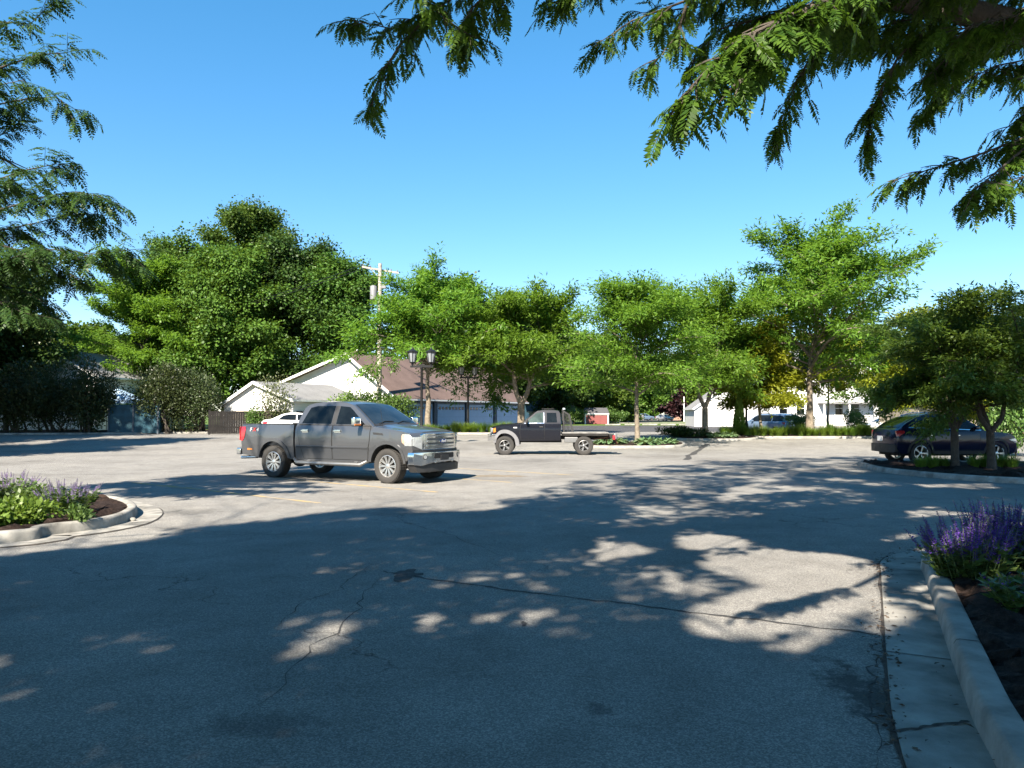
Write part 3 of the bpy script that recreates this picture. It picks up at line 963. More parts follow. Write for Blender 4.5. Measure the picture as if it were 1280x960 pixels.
M_BADGER = mat('badge_red', (.5, .05, .04), .35, var=.06)
M_SEAT = mat('seat_cloth', (.10, .10, .10), .9, var=.2)
M_RUST = mat('rusty_steel', (.16, .075, .042), .8, .2, var=.35, nscale=9)
M_DECK = mat('steel_deck', (.25, .24, .225), .55, .4, var=.25, nscale=4)
M_ORANGE = mat('orange_paint', (.55, .14, .035), .5, var=.15)

def arc(cx, cz, r, a0, a1, n=11):
    return [(cx + r * math.cos(R(a0 + (a1 - a0) * i / n)), cz + r * math.sin(R(a0 + (a1 - a0) * i / n))) for i in range(n + 1)]

def prism_xz(name, poly, fmap, m, parent, y0=-1.0, y1=1.0, zc=(), xc=(), yc=(), bevel=0.0, smooth=38, seg=2):
    """a side outline (x,z) extruded across the unit width, cut by planes, then shaped by fmap(x, yu, z)"""
    bm = bmesh.new()
    a = [bm.verts.new((x, y0, z)) for x, z in poly]
    b = [bm.verts.new((x, y1, z)) for x, z in poly]
    n = len(poly)
    for i in range(n): bm.faces.new((a[i], a[(i + 1) % n], b[(i + 1) % n], b[i]))
    f1 = bm.faces.new(a); f2 = bm.faces.new(list(reversed(b)))
    bmesh.ops.triangulate(bm, faces=[f1, f2], ngon_method='EAR_CLIP')
    for ax, cuts in ((2, zc), (0, xc), (1, yc)):
        for v in cuts:
            co = [0, 0, 0]; no = [0, 0, 0]; co[ax] = v; no[ax] = 1
            bmesh.ops.bisect_plane(bm, geom=bm.verts[:] + bm.edges[:] + bm.faces[:], dist=1e-5, plane_co=co, plane_no=no)
    for v in bm.verts: v.co = Vector(fmap(v.co.x, v.co.y, v.co.z))
    bmesh.ops.recalc_face_normals(bm, faces=bm.faces)
    me = bpy.data.meshes.new(name); bm.to_mesh(me); bm.free()
    sharp_by_angle(me, smooth)
    o = link_mesh(name, me, m, parent)
    if bevel:
        bv = o.modifiers.new('bevel', 'BEVEL'); bv.width = bevel; bv.segments = seg; bv.limit_method = 'ANGLE'; bv.angle_limit = R(32)
        for p in me.polygons: p.use_smooth = True
        w = o.modifiers.new('wn', 'WEIGHTED_NORMAL'); w.keep_sharp = False
    return o

class Shape:
    """the skin of a vehicle: half width w(x,z), crown of the top surfaces and rounding of the nose and tail in plan"""
    def __init__(s, w, nose=None, tail=None, crown=.03, rn=.12, rt=.06):
        s.w, s.nose, s.tail, s.crown, s.rn, s.rt = w, nose, tail, crown, rn, rt
    def __call__(s, x, yu, z):
        xx = x; a = abs(yu)
        if s.nose is not None:
            k = max(0.0, min(1.0, (x - (s.nose - .5)) / .5)); xx -= s.rn * k * a ** 3
        if s.tail is not None:
            k = max(0.0, min(1.0, ((s.tail + .4) - x) / .4)); xx += s.rt * k * a ** 3
        return (xx, yu * s.w(x, z), z + s.crown * (1 - min(1, a) ** 2) * (1 if z > .9 else 0))
    def panel(s, name, poly, m, parent, side, off=.006, inner=.03, zc=None, xc=None, bevel=.0, smooth=38):
        """a piece that follows the side skin, standing proud of it by off"""
        zs = [p[1] for p in poly]; xs = [p[0] for p in poly]
        zc = zc if zc is not None else [min(zs) + (max(zs) - min(zs)) * i / 7 for i in range(1, 7)]
        xc = xc if xc is not None else [min(xs) + (max(xs) - min(xs)) * i / 4 for i in range(1, 4)]
        def f(x, yu, z):
            X, Y, Z = s(x, 1.0, z)
            y = s.w(x, z) + (off if yu > .5 else -inner)
            return (X, side * y, Z)
        return prism_xz(name, poly, f, m, parent, 0.0, 1.0, zc, xc, (), bevel, smooth)

def front_piece(name, poly, xf, m, parent, off=.01, depth=.06, sgn=1, zc=(), smooth=38, bevel=0):
    """a piece outlined in (y,z) on a nose or tail surface x = xf(y,z)"""
    ys = [p[0] for p in poly]
    yc = [min(ys) + (max(ys) - min(ys)) * i / 8 for i in range(1, 8)]
    def f(y, u, z):
        return (xf(y, z) + sgn * (off if u > .5 else -depth), y, z)
    return prism_xz(name, poly, lambda a, u, z: f(a, u, z), m, parent, 0.0, 1.0, zc, yc, (), bevel, smooth)

def rrect(cx, cz, w, h, r=.02, n=3):
    out = []
    for sx, sz, a in ((1, 1, 0), (-1, 1, 90), (-1, -1, 180), (1, -1, 270)):
        out += [(cx + sx * (w / 2 - r) + r * math.cos(R(a + 90 * i / n)), cz + sz * (h / 2 - r) + r * math.sin(R(a + 90 * i / n))) for i in range(n + 1)]
    return out

def wheel(parent, loc, rad, width, side, rim_r, spokes=10, rim_m=None, style='multi', steer=0.0, hub_m=None):
    """axle along y; the rim faces outwards to side*y. Children of parent: wheel (an empty-free tyre mesh) > rim"""
    t = MB(); w = width / 2
    prof = [(rim_r - .01, -w * .78), (rim_r + .01, -w * .92), (rad * .86, -w), (rad * .955, -w * .93), (rad * .995, -w * .72), (rad, -w * .3), (rad, w * .3), (rad * .995, w * .72), (rad * .955, w * .93), (rad * .86, w), (rim_r + .01, w * .92), (rim_r - .01, w * .78)]
    t.lathe(prof, 'Y', 40, closed=True)
    nb = 46
    for k in range(nb):                        # tread blocks
        a = 2 * PI * k / nb
        M = Matrix.Rotation(-a, 3, 'Y')
        for q in (-.62, .0, .62):
            t.box(M @ Vector((rad - .001, q * w, 0)), (.012, w * .42, rad * .085), M)
    o = t.build('wheel', M_RUBBER, parent, smooth=40)
    o.location = loc; o.rotation_euler = (0, 0, steer)
    r = MB(); s = side
    r.lathe([(rim_r, s * w * .80), (rim_r - .018, s * w * .84), (rim_r - .03, s * w * .72), (rim_r - .035, -s * w * .7), (rim_r, -s * w * .75)], 'Y', 36)
    r.lathe([(.0, s * w * .80), (rim_r * .12, s * w * .80), (rim_r * .2, s * w * .74), (rim_r * .24, s * w * .55), (.0, s * w * .5)], 'Y', 20)
    for k in range(spokes):
        a = 2 * PI * k / spokes
        for da in ((-.085, .085) if style == 'twin' else (0,)):
            aa = a + da
            M = Matrix.Rotation(-aa, 3, 'Y')
            wd = rim_r * (.085 if style == 'twin' else 1.5 / spokes if style == 'multi' else .26)
            y0, y1 = s * w * .66, s * w * .74
            L0, L1 = rim_r * .17, rim_r * .96
            vs = []
            for L, yy, ww in ((L0, y0, wd * .8), (L1, y1, wd * 1.15)):
                for dz in (-ww / 2, ww / 2):
                    for dy in (-.03 * s, 0):
                        vs.append(M @ Vector((L, yy + dy, dz)))
            r.add(vs, [(0, 1, 3, 2), (4, 6, 7, 5), (0, 4, 5, 1), (2, 3, 7, 6), (0, 2, 6, 4), (1, 5, 7, 3)])
    r.build('rim', rim_m or M_ALLOY, o, smooth=40)
    b = MB(); b.lathe([(0, s * w * .18), (rim_r * .62, s * w * .2), (rim_r * .62, s * w * .1), (0, s * w * .1)], 'Y', 24)
    b.build('brake_disc', M_UNDER, o)
    return o

def text_mesh(name, body, size, m, parent, loc, rot, extrude=.003, shear=0.0, sx=1.0, bold=0.0):
    cu = bpy.data.curves.new(name + '_txt', 'FONT'); cu.body = body; cu.size = size; cu.extrude = extrude
    cu.align_x = 'CENTER'; cu.align_y = 'CENTER'; cu.shear = shear; cu.offset = bold
    tmp = bpy.data.objects.new(name + '_txt', cu); COL.objects.link(tmp)
    me = bpy.data.meshes.new_from_object(tmp.evaluated_get(bpy.context.evaluated_depsgraph_get()))
    bpy.data.objects.remove(tmp)
    for v in me.vertices: v.co.x *= sx
    me.materials.clear()
    o = link_mesh(name, me, m, parent); o.location = loc; o.rotation_euler = rot
    return o

def lerp_tab(tab, x):
    if x <= tab[0][0]: return tab[0][1]
    for (a, b), (c, d) in zip(tab, tab[1:]):
        if x <= c: return b + (d - b) * (x - a) / (c - a)
    return tab[-1][1]

# ------------------------------------------------------------------ grey crew-cab pickup
def grey_pickup(loc, rotz):
    t = thing('pickup_truck', 'dusty grey crew cab pickup truck with chrome bumper parked alone on the lot', 'pickup truck', loc, rotz)
    WZ = [(.45, .93), (.62, .955), (.80, .975), (.83, .985), (1.02, .992), (1.20, .985), (1.335, .955), (1.36, .938), (1.62, .84), (1.86, .735), (1.95, .69)]
    XW = [(-4.9, .985), (-4.3, 1), (.25, 1), (.55, .985), (.86, .955)]
    S = Shape(lambda x, z: lerp_tab(WZ, z) * lerp_tab(XW, x), nose=.86, crown=.035, rn=.17)
    zc = [.62, .80, .83, 1.0, 1.2, 1.30, 1.36, 1.5, 1.62, 1.75, 1.86]; xc = [-2.4, -1.9, -1.3, -.9, .2, .45, .62, .75]; yc = [-.92, -.75, -.5, -.25, 0, .25, .5, .75, .92]
    body = [(-2.90, .45)] + [(-.62, .45), (-.52, .50)] + arc(0, .42, .505, 170, 10, 14) + [(.51, .50), (.72, .58), (.84, .70), (.86, .86), (.855, 1.04), (.82, 1.13), (.74, 1.175), (.45, 1.225), (.05, 1.275), (-.30, 1.315), (-.44, 1.335), (-.80, 1.585), (-1.13, 1.80), (-1.24, 1.855), (-1.42, 1.905), (-1.75, 1.935), (-2.2, 1.93), (-2.52, 1.895), (-2.68, 1.845), (-2.76, 1.77), (-2.86, 1.42), (-2.89, 1.30)]
    prism_xz('body', body, S, M_GREY, t, zc=zc, xc=xc, yc=yc, bevel=.018)
    # hood with raised centre
    def hoodmap(x, yu, z):
        X, Y, Z = S(x, yu * .9, 0)
        zz = lerp_tab([(-.44, 1.335), (-.3, 1.315), (.05, 1.275), (.45, 1.225), (.74, 1.175), (.8, 1.15)], x)
        a = abs(yu)
        rise = .035 * (1 - (.9 * a) ** 2) + (.018 if a < .62 else .018 * max(0, (.78 - a) / .16)) + .004
        return (X, Y, zz + (rise if z > .5 else -.01))
    prism_xz('hood', [(-.40, 0), (.76, 0), (.76, 1), (-.40, 1)], hoodmap, M_GREY, t, zc=(), xc=[-.3, -.1, .05, .25, .45, .6, .7], yc=[-.85, -.78, -.62, -.3, 0, .3, .62, .78, .85], bevel=.008)
    # bed: two side panels, front wall, floor, tailgate
    BZ = [(.45, .93), (.62, .955), (.80, .975), (.83, .985), (1.02, .992), (1.20, .985), (1.36, .96)]
    B = Shape(lambda x, z: lerp_tab(BZ, z) * lerp_tab(XW, x), tail=-4.86, crown=0, rt=.05)
    side = [(-4.86, .58), (-4.22, .50)] + arc(-3.67, .42, .515, 170, 10, 14) + [(-3.14, .50), (-2.955, .47), (-2.955, 1.36), (-4.82, 1.36), (-4.87, 1.30)]
    for sg in (-1, 1):
        B.panel('bed_side', side, M_GREY, t, sg, off=0, inner=.10, zc=[.62, .8, .83, 1.02, 1.2], xc=[-4.7, -4.4, -3.2], bevel=.012)
        o = B.panel('bed_rail', [(-4.84, 1.355), (-2.96, 1.355), (-2.96, 1.382), (-4.84, 1.382)], M_PLASTIC, t, sg, off=.004, inner=.10, zc=(), xc=())
        # wheel-arch lips
        S.panel('wheel_lip', arc(0, .42, .585, 172, 6, 16) + arc(0, .42, .50, 6, 172, 16), M_GREY, t, sg, off=.022, inner=.03, zc=[.6, .7, .8, .9], xc=[-.3, 0, .3], bevel=.008)
        B.panel('wheel_lip', arc(-3.67, .42, .60, 170, 10, 16) + arc(-3.67, .42, .512, 10, 170, 16), M_GREY, t, sg, off=.022, inner=.03, zc=[.6, .7, .8, .9], xc=[-3.97, -3.67, -3.37], bevel=.008)
    MB().box2((-4.82, -.9, .62), (-2.97, .9, .82)).build('bed_floor', M_UNDER, t)
    MB().box2((-3.02, -.93, .6), (-2.965, .93, 1.35)).build('bed_front', M_GREY, t, bevel=.01)
    tg = MB().box2((-4.90, -.80, .66), (-4.82, .80, 1.37)).build('tailgate', M_GREY, t, bevel=.02)
    MB().box2((-4.915, -.12, 1.22), (-4.895, .12, 1.29)).build('handle', M_PLASTIC, tg)
    # doors: seal line behind, painted skin in front
    fd = [(-1.66, .53), (-.60, .53), (-.565, .80), (-.52, 1.0), (-.50, 1.33), (-1.65, 1.345)]
    rd = [(-2.62, .53), (-1.70, .53), (-1.69, 1.345), (-2.80, 1.35), (-2.79, 1.1), (-2.72, .86)]
    for sg in (-1, 1):
        for poly, hx in ((fd, -1.50), (rd, -2.55)):
            cx = sum(p[0] for p in poly) / len(poly); cz = sum(p[1] for p in poly) / len(poly)
            big = [(x + .014 * (1 if x > cx else -1), z + .014 * (1 if z > cz else -1)) for x, z in poly]
            d = S.panel('door', poly, M_GREY, t, sg, off=.010, zc=[.70, .80, .83, 1.0, 1.2, 1.30], bevel=.004)
            S.panel('seal', big, M_SEAL, d, sg, off=.002, zc=[.70, .80, .83, 1.0, 1.2, 1.30])
            h = MB(); y = sg * (S.w(hx, 1.2) + .012)
            h.box((hx, y, 1.205), (.20, .012, .085)); h.box((hx, y + sg * .028, 1.215), (.22, .018, .036)); h.box((hx - .1, y + sg * .014, 1.215), (.02, .03, .03)); h.box((hx + .1, y + sg * .014, 1.215), (.02, .03, .03))
            h.build('handle', M_CHROME, d, bevel=.004)
        # glass
        S.panel('side_window', [(-1.60, 1.385), (-.70, 1.375), (-.86, 1.50), (-1.16, 1.715), (-1.30, 1.80), (-1.60, 1.825)], M_GLASS, t, sg, off=.004)
        S.panel('side_window', [(-2.72, 1.40), (-1.76, 1.387), (-1.76, 1.83), (-2.35, 1.83), (-2.56, 1.79)], M_GLASS, t, sg, off=.004)
        S.panel('pillar_trim', [(-1.745, 1.387), (-1.615, 1.386), (-1.615, 1.83), (-1.745, 1.832)], M_PLASTIC, t, sg, off=.005)
        S.panel('window_trim', [(-2.80, 1.362), (-.50, 1.340), (-.56, 1.368), (-2.78, 1.388)], M_PLASTIC, t, sg, off=.012, zc=())
        # character line over the rockers
        S.panel('side_moulding', [(-2.86, .795), (-.58, .795), (-.57, .845), (-2.86, .845)], M_GREY, t, sg, off=.020, zc=(.82,), bevel=.006)
        S.panel('vent_badge', [(-.40, 1.145), (-.10, 1.125), (-.13, 1.175), (-.42, 1.195)], M_PLASTIC, t, sg, off=.004)
        # running board on brackets
        rb = MB(); rb.tube([(-2.95, sg * .93, .50), (-2.8, sg * 1.02, .42), (-.75, sg * 1.02, .42), (-.62, sg * .94, .50)], [.04, .05, .05, .04], 10)
        rb.box((-1.75, sg * 1.02, .462), (1.9, .09, .012))
        for bx in (-2.45, -.95): rb.bar((bx, sg * .75, .56), (bx, sg * 1.0, .43), .10, .05)
        rb.build('running_board', M_LIGHTGREY if False else M_ALLOYD, t)
        # mirrors
        mm = MB(); mm.bar((-.80, sg * .92, 1.40), (-.78, sg * 1.06, 1.41), .09, .05)
        mi = MB(); mi.box((-.78, sg * 1.165, 1.45), (.11, .25, .21))
        o = mi.build('mirror', M_CHROME, t, bevel=.035, seg=3)
        mm.build('mirror_arm', M_PLASTIC, o)
        MB().box((-.722, sg * 1.165, 1.375), (.014, .22, .04)).build('turn_signal', M_AMBER, o, bevel=.005)
        MB().box((-.78, sg * 1.165, 1.345), (.09, .2, .02)).build('mirror_base', M_PLASTIC, o, bevel=.01)
        # tail lights
        B.panel('tail_light', [(-4.87, .93), (-4.80, .93), (-4.72, 1.02), (-4.68, 1.2), (-4.70, 1.30), (-4.87, 1.30)], M_REDL, t, sg, off=.012, inner=.08, bevel=.008)
        MB().box((-4.885, sg * .90, 1.12), (.03, .13, .36)).build('tail_light', M_REDL, t, bevel=.01)
        B.panel('side_marker', [(-4.62, .695), (-4.42, .695), (-4.42, .735), (-4.62, .735)], M_AMBER, t, sg, off=.006)
        # headlights: wrap round the corner
        S.panel('headlight', [(.50, 1.16), (.46, 1.12), (.47, .97), (.60, .89), (.86, .885), (.86, 1.10), (.74, 1.155)], M_LENS, t, sg, off=.010, inner=.02, xc=[.6, .68, .76, .82], bevel=.008)
        S.panel('turn_lens', [(.49, 1.15), (.465, 1.12), (.475, .975), (.56, .92), (.575, 1.155)], M_AMBER if False else mat('peach_lens', (.42, .30, .21), .15, coat=.8, var=.1), t, sg, off=.016, inner=0)
    xf = lambda y, z: .86 - .17 * min(1, abs(y) / .955) ** 3
    for sg in (-1, 1):
        front_piece('headlight', [(sg * y, z) for y, z in ((.62, 1.10), (.93, 1.09), (.93, .89), (.70, .80), (.62, .80))], xf, M_LENS, t, .012, .04, bevel=.008)
    # wheels
    for x in (0.0, -3.67):
        for sg in (-1, 1):
            wheel(t, (x, sg * .845, .405), .405, .28, sg, .265, 10, M_ALLOY, 'twin', steer=R(-4) if x == 0 else 0)
    # wind screen and back glass
    def glass_strip(name, pts, half, m, off):
        vs = []; fs = []; nu = 12
        for (x, z) in pts:
            for i in range(nu + 1):
                yu = -half + 2 * half * i / nu
                X, Y, Z = S(x, yu, z); vs.append((X + off[0], Y, Z + off[1]))
        for j in range(len(pts) - 1):
            for i in range(nu): fs.append((j * (nu + 1) + i, j * (nu + 1) + i + 1, (j + 1) * (nu + 1) + i + 1, (j + 1) * (nu + 1) + i))
        return MB().add(vs, fs).build(name, m, t, smooth=60)
    glass_strip('windshield', [(-.50, 1.377), (-.80, 1.585), (-1.13, 1.80), (-1.225, 1.848)], .89, M_SCREEN, (.006, .008))
    glass_strip('rear_window', [(-2.775, 1.72), (-2.845, 1.46)], .8, M_GLASS, (-.012, 0))
    ck = glass_strip('cowl', [(-.40, 1.325), (-.50, 1.372)], .9, M_PLASTIC, (.004, .012))
    wp = MB()
    for y0, y1 in ((-.72, -.05), (.0, .68)): wp.tube([S(-.44, y0 / .9, 1.36)[:1] + (y0, 1.40), (-.53, (y0 + y1) / 2, 1.455), (-.52, y1, 1.45)], .009, 5)
    wp.build('wiper', M_SEAL, t)
    # grille: chrome frame with three bars over a dark mesh
    g = front_piece('grille', rrect(0, .985, 1.30, .37, .05), xf, M_CHROME, t, .028, .05, bevel=.012)
    front_piece('mesh', rrect(0, .985, 1.14, .29, .02), xf, M_ALLOYD, g, .030, .02)
    for z in (.885, .985, 1.085):
        front_piece('bar', rrect(0, z, 1.16, .042 if z != .985 else .05, .015), xf, M_CHROME, g, .050, .02, bevel=.008)
    for z in (.935, 1.035):
        front_piece('bar_slot', rrect(0, z, 1.13, .012, .004), xf, M_SEAL, g, .034, .01)
    front_piece('grille_surround', [(-.70, .79), (.70, .79), (.72, 1.14), (.66, 1.175), (-.66, 1.175), (-.72, 1.14)], xf, M_CHROME, t, .016, .05, bevel=.012)
    el = [(.135 * math.cos(2 * PI * i / 28), .985 + .058 * math.sin(2 * PI * i / 28)) for i in range(28)]
    em = front_piece('emblem', el, xf, M_CHROME, t, .066, .03)
    front_piece('emblem_field', [(y * .91, .985 + (z - .985) * .87) for y, z in el], xf, M_EMBLEM, em, .070, .01)
    text_mesh('lettering', 'Ford', .090, M_BADGE, em, (.86 + .0735, 0, .985), (R(90), 0, R(90)), .002, .35, 1.0, .002)
    # bumper: chrome with fog lamps, dark valance and intake
    bx = lambda y, z: .965 - .20 * min(1, abs(y) / .98) ** 3
    bp = front_piece('front_bumper', [(-.975, .46), (-.80, .43), (-.45, .50), (.45, .50), (.80, .43), (.975, .46), (.985, .66), (.97, .735), (-.97, .735), (-.985, .66)], bx, M_CHROME, t, .0, .17, zc=(.6, .66, .7), bevel=.025)
    front_piece('intake', rrect(0, .645, .82, .12, .03), bx, M_SEAL, bp, .004, .02)
    front_piece('licence_holder', rrect(0, .60, .34, .13, .02), bx, M_PLASTIC, bp, .012, .02)
    for sg in (-1, 1):
        f = front_piece('fog_lamp', [(sg * .70 + .062 * math.cos(2 * PI * i / 18), .63 + .062 * math.sin(2 * PI * i / 18)) for i in range(18)], bx, M_PLASTIC, bp, .005, .02)
        front_piece('lens', [(sg * .70 + .045 * math.cos(2 * PI * i / 18), .63 + .045 * math.sin(2 * PI * i / 18)) for i in range(18)], bx, M_LENS, bp, .009, .02)
        MB().box((.93, sg * .36, .50), (.05, .06, .045)).build('tow_hook', M_CHROME, t, bevel=.01)
    front_piece('valance', [(-.86, .27), (.86, .27), (.94, .46), (-.94, .46)], lambda y, z: bx(y, z) - .04, M_PLASTIC, t, 0, .22, bevel=.01)
    front_piece('bumper_gap', [(-.95, .735), (.95, .735), (.93, .79), (-.93, .79)], xf, M_PLASTIC, t, .006, .1)
    # rear bumper, hitch, exhaust, frame
    rbm = MB(); rbm.box2((-5.02, -.96, .56), (-4.86, .96, .74)); rbm.build('rear_bumper', M_CHROME, t, bevel=.03, seg=3)
    MB().box2((-5.03, -.80, .738), (-4.88, .80, .752)).build('bumper_step', M_PLASTIC, t)
    MB().tube([(-4.5, -.72, .50), (-4.98, -.80, .48)], .042, 14).build('exhaust_pipe', M_CHROME, t)
    MB().box((-5.06, 0, .50), (.2, .08, .08)).build('hitch_receiver', M_UNDER, t)
    fr = MB()
    for sg in (-1, 1): fr.box2((-4.8, sg * .42, .46), (.7, sg * .58, .62))
    fr.box2((-2.85, -.88, .50), (-.55, .88, .60)).box2((-.5, -.62, .34), (.55, .62, .62)).tube([(-3.67, -.8, .40), (-3.67, .8, .40)], .07, 10).ellipsoid((-3.67, 0, .40), (.2, .2, .17)).tube([(0, -.8, .39), (0, .8, .39)], .06, 8)
    fr.box2((-3.35, -.35, .40), (-2.3, .3, .62))
    for x in (0, -3.67): fr.box2((x - .5, -.68, .55), (x + .5, .68, .93))
    fr.build('chassis', M_UNDER, t)
    for sg in (-1, 1):
        for body_, x, mm_ in (('F', -4.46, M_BADGE), ('X', -4.33, M_BADGER), ('4', -4.21, M_BADGE)):
            y = B.w(x, 1.215) + .006
            text_mesh('bed_badge', body_, .13, mm_, t, (x if sg < 0 else -8.66 - x, sg * y, 1.225), (R(90), 0, 0 if sg < 0 else PI), .002, .2, 1.15, .004)
    MB().tube([(-.20, -.88, 1.30), (-.27, -.885, 1.75)], .004, 4).build('antenna', M_SEAL, t)
    return t

# ------------------------------------------------------------------ black flatbed pickup
def black_flatbed(loc, rotz):
    t = thing('flatbed_truck', 'lifted black extended cab pickup with a low steel flatbed, grey fender flares', 'flatbed truck', loc, rotz)
    WZ = [(.5, .80), (.75, .85), (1.0, .865), (1.2, .85), (1.27, .835), (1.5, .75), (1.75, .66), (1.85, .63)]
    S = Shape(lambda x, z: lerp_tab(WZ, z) * lerp_tab([(-3, 1), (.2, 1), (.62, .95)], x), nose=.62, crown=.03, rn=.14)
    body = [(-2.25, .58), (-.60, .56), (-.50, .60)] + arc(0, .42, .46, 158, 20, 12) + [(.47, .62), (.58, .72), (.62, .85), (.61, 1.02), (.55, 1.10), (.2, 1.19), (-.5, 1.255), (-.72, 1.275), (-.95, 1.46), (-1.22, 1.70), (-1.32, 1.765), (-1.55, 1.80), (-2.0, 1.805), (-2.18, 1.77), (-2.24, 1.68), (-2.28, 1.20)]
    prism_xz('body', body, S, M_BLACKP, t, zc=[.75, 1.0, 1.2, 1.27, 1.4, 1.5, 1.65], xc=[-2, -1.6, -1.2, .2, .4, .5], yc=[-.9, -.6, -.3, 0, .3, .6, .9], bevel=.016)
    for sg in (-1, 1):
        S.panel('fender_flare', arc(0, .42, .60, 185, 8, 16) + arc(0, .42, .455, 8, 185, 16), M_LIGHTGREY, t, sg, off=.055, inner=.03, zc=[.6, .7, .85], xc=[-.3, 0, .3], bevel=.012)
        fd = [(-1.60, .64), (-.66, .64), (-.62, .9), (-.66, 1.25), (-1.60, 1.255)]
        d = S.panel('door', fd, M_BLACKP, t, sg, off=.009, bevel=.004)
        S.panel('seal', [(x + .014 * (1 if x > -1.1 else -1), z + .014 * (1 if z > .9 else -1)) for x, z in fd], M_SEAL, d, sg, off=.002)
        MB().box((-1.48, sg * (S.w(-1.4, 1.13) + .016), 1.13), (.15, .02, .05)).build('handle', M_PLASTIC, d, bevel=.006)
        S.panel('rear_door_line', [(-2.20, .64), (-1.63, .64), (-1.63, 1.255), (-2.22, 1.255)], M_BLACKP, t, sg, off=.007, bevel=.004)
        w = S.panel('side_window', [(-1.56, 1.30), (-.86, 1.295), (-1.02, 1.43), (-1.27, 1.665), (-1.36, 1.70), (-1.56, 1.705)], M_GLASSG, t, sg, off=.010)
        S.panel('window_trim', [(-1.60, 1.262), (-.78, 1.258), (-.82, 1.292), (-1.60, 1.297)], M_CHROME, w, sg, off=.012, zc=())
        S.panel('window_trim', [(-1.60, 1.297), (-1.565, 1.297), (-1.565, 1.71), (-1.60, 1.71)], M_CHROME, w, sg, off=.012, xc=())
        S.panel('side_window', [(-2.12, 1.31), (-1.70, 1.305), (-1.70, 1.70), (-2.08, 1.695)], M_GLASS, t, sg, off=.006)
        MB().box((-.90, sg * .97, 1.36), (.10, .20, .15)).build('mirror', M_PLASTIC, t, bevel=.03)
        S.panel('turn_lens', [(.45, .93), (.58, .90), (.59, 1.06), (.46, 1.09)], M_AMBER, t, sg, off=.010)
        S.panel('emblem', [(-.50, 1.08), (-.36, 1.08), (-.36, 1.12), (-.50, 1.12)], M_BADGE, t, sg, off=.006)
    xf = lambda y, z: .62 - .14 * min(1, abs(y) / .83) ** 3
    for sg in (-1, 1):
        front_piece('headlight', rrect(sg * .60, .99, .34, .17, .03), xf, M_LENS, t, .012, .04)
    g = front_piece('grille', rrect(0, .985, .78, .2, .04), xf, M_LIGHTGREY, t, .014, .04)
    front_piece('mesh', rrect(0, .985, .68, .13, .02), xf, M_SEAL, g, .018, .02)
    bp = front_piece('front_bumper', [(-.86, .60), (-.5, .55), (.5, .55), (.86, .60), (.87, .83), (-.87, .83)], lambda y, z: .74 - .22 * min(1, abs(y) / .86) ** 3, M_CHROME, t, 0, .20, zc=(.7,), bevel=.03)
    vs = []; fs = []; nu = 8
    for j, (x, z) in enumerate([(-.76, 1.31), (-.95, 1.46), (-1.22, 1.70)]):
        for i in range(nu + 1):
            X, Y, Z = S(x, -.88 + 1.76 * i / nu, z); vs.append((X + .008, Y, Z + .008))
    for j in range(2):
        for i in range(nu): fs.append((j * 9 + i, j * 9 + i + 1, j * 9 + i + 10, j * 9 + i + 9))
    MB().add(vs, fs).build('windshield', M_GLASSG, t, smooth=60)
    rk = MB()
    for y in (-.45, .45): rk.box((-1.75, y, 1.86), (.5, .03, .03))
    for x in (-1.55, -1.95): rk.box((x, 0, 1.885), (.03, 1.0, .02))
    rk.build('roof_rack', M_SEAL, t)
    for x in (0, -3.19):
        for sg in (-1, 1): wheel(t, (x, sg * .76, .375), .375, .26, sg, .225, 5, M_ALLOYD, 'wide', steer=R(6) if x == 0 else 0)
    # headache rack behind the cab: sloped frame with expanded metal
    hr = MB()
    for y in (-.78, .78):
        hr.bar((-2.40, y, .9), (-2.36, y, 1.80), .05, .05); hr.bar((-2.78, y, .9), (-2.62, y, 1.62), .04, .04); hr.bar((-2.62, y, 1.62), (-2.36, y, 1.78), .04, .04)
    hr.box((-2.36, 0, 1.80), (.06, 1.62, .06)); hr.box((-2.38, 0, 1.30), (.05, 1.6, .04))
    for k in range(15): hr.box((-2.375, -.7 + .1 * k, 1.32), (.015, .018, .9))
    for k in range(5): hr.bar((-2.70 + .016 * k * 2, .78, .95 + k * .14), (-2.38, .78, .95 + k * .17), .012, .012)
    for sg in (-1, 1):
        for k in range(6): hr.bar((-2.42 - .055 * k, sg * .78, .92), (-2.38 - .045 * k, sg * .78, 1.76 - .03 * k), .012, .012)
    hr.build('headache_rack', M_PLASTIC, t)
    wl = MB().lathe([(0, .07), (.05, .065), (.07, .0), (0, -.01)], 'Z', 14, (-2.4, .55, 1.83)).build('beacon_light', M_LENS, t)
    dk = MB().box2((-4.18, -.90, .865), (-2.32, .90, .915)); dk.build('flatbed', M_DECK, t, bevel=.006)
    fr = MB()
    for y in (-.88, .88): fr.box2((-4.16, y - .02, .775), (-2.33, y + .02, .862))
    for x in (-4.14, -3.8, -3.45, -3.0, -2.6, -2.35): fr.box2((x - .03, -.86, .79), (x + .03, .86, .862))
    for y in (-.4, .4): fr.box2((-4.3, y - .04, .62), (-.2, y + .04, .76))
    fr.box2((-2.3, -.7, .50), (-.6, .7, .60)); fr.box2((-.42, -.55, .40), (.42, .55, .7)); fr.box2((-.45, -.55, .5), (.45, .55, .86))
    fr.tube([(-3.19, -.7, .38), (-3.19, .7, .38)], .06, 8); fr.ellipsoid((-3.19, 0, .38), (.16, .16, .15)); fr.tube([(0, -.7, .37), (0, .7, .37)], .05, 8)
    fr.build('chassis', M_UNDER, t)
    MB().box2((-2.95, .62, .50), (-2.42, .86, .72)).build('tool_box', M_ALLOYD, t, bevel=.02)
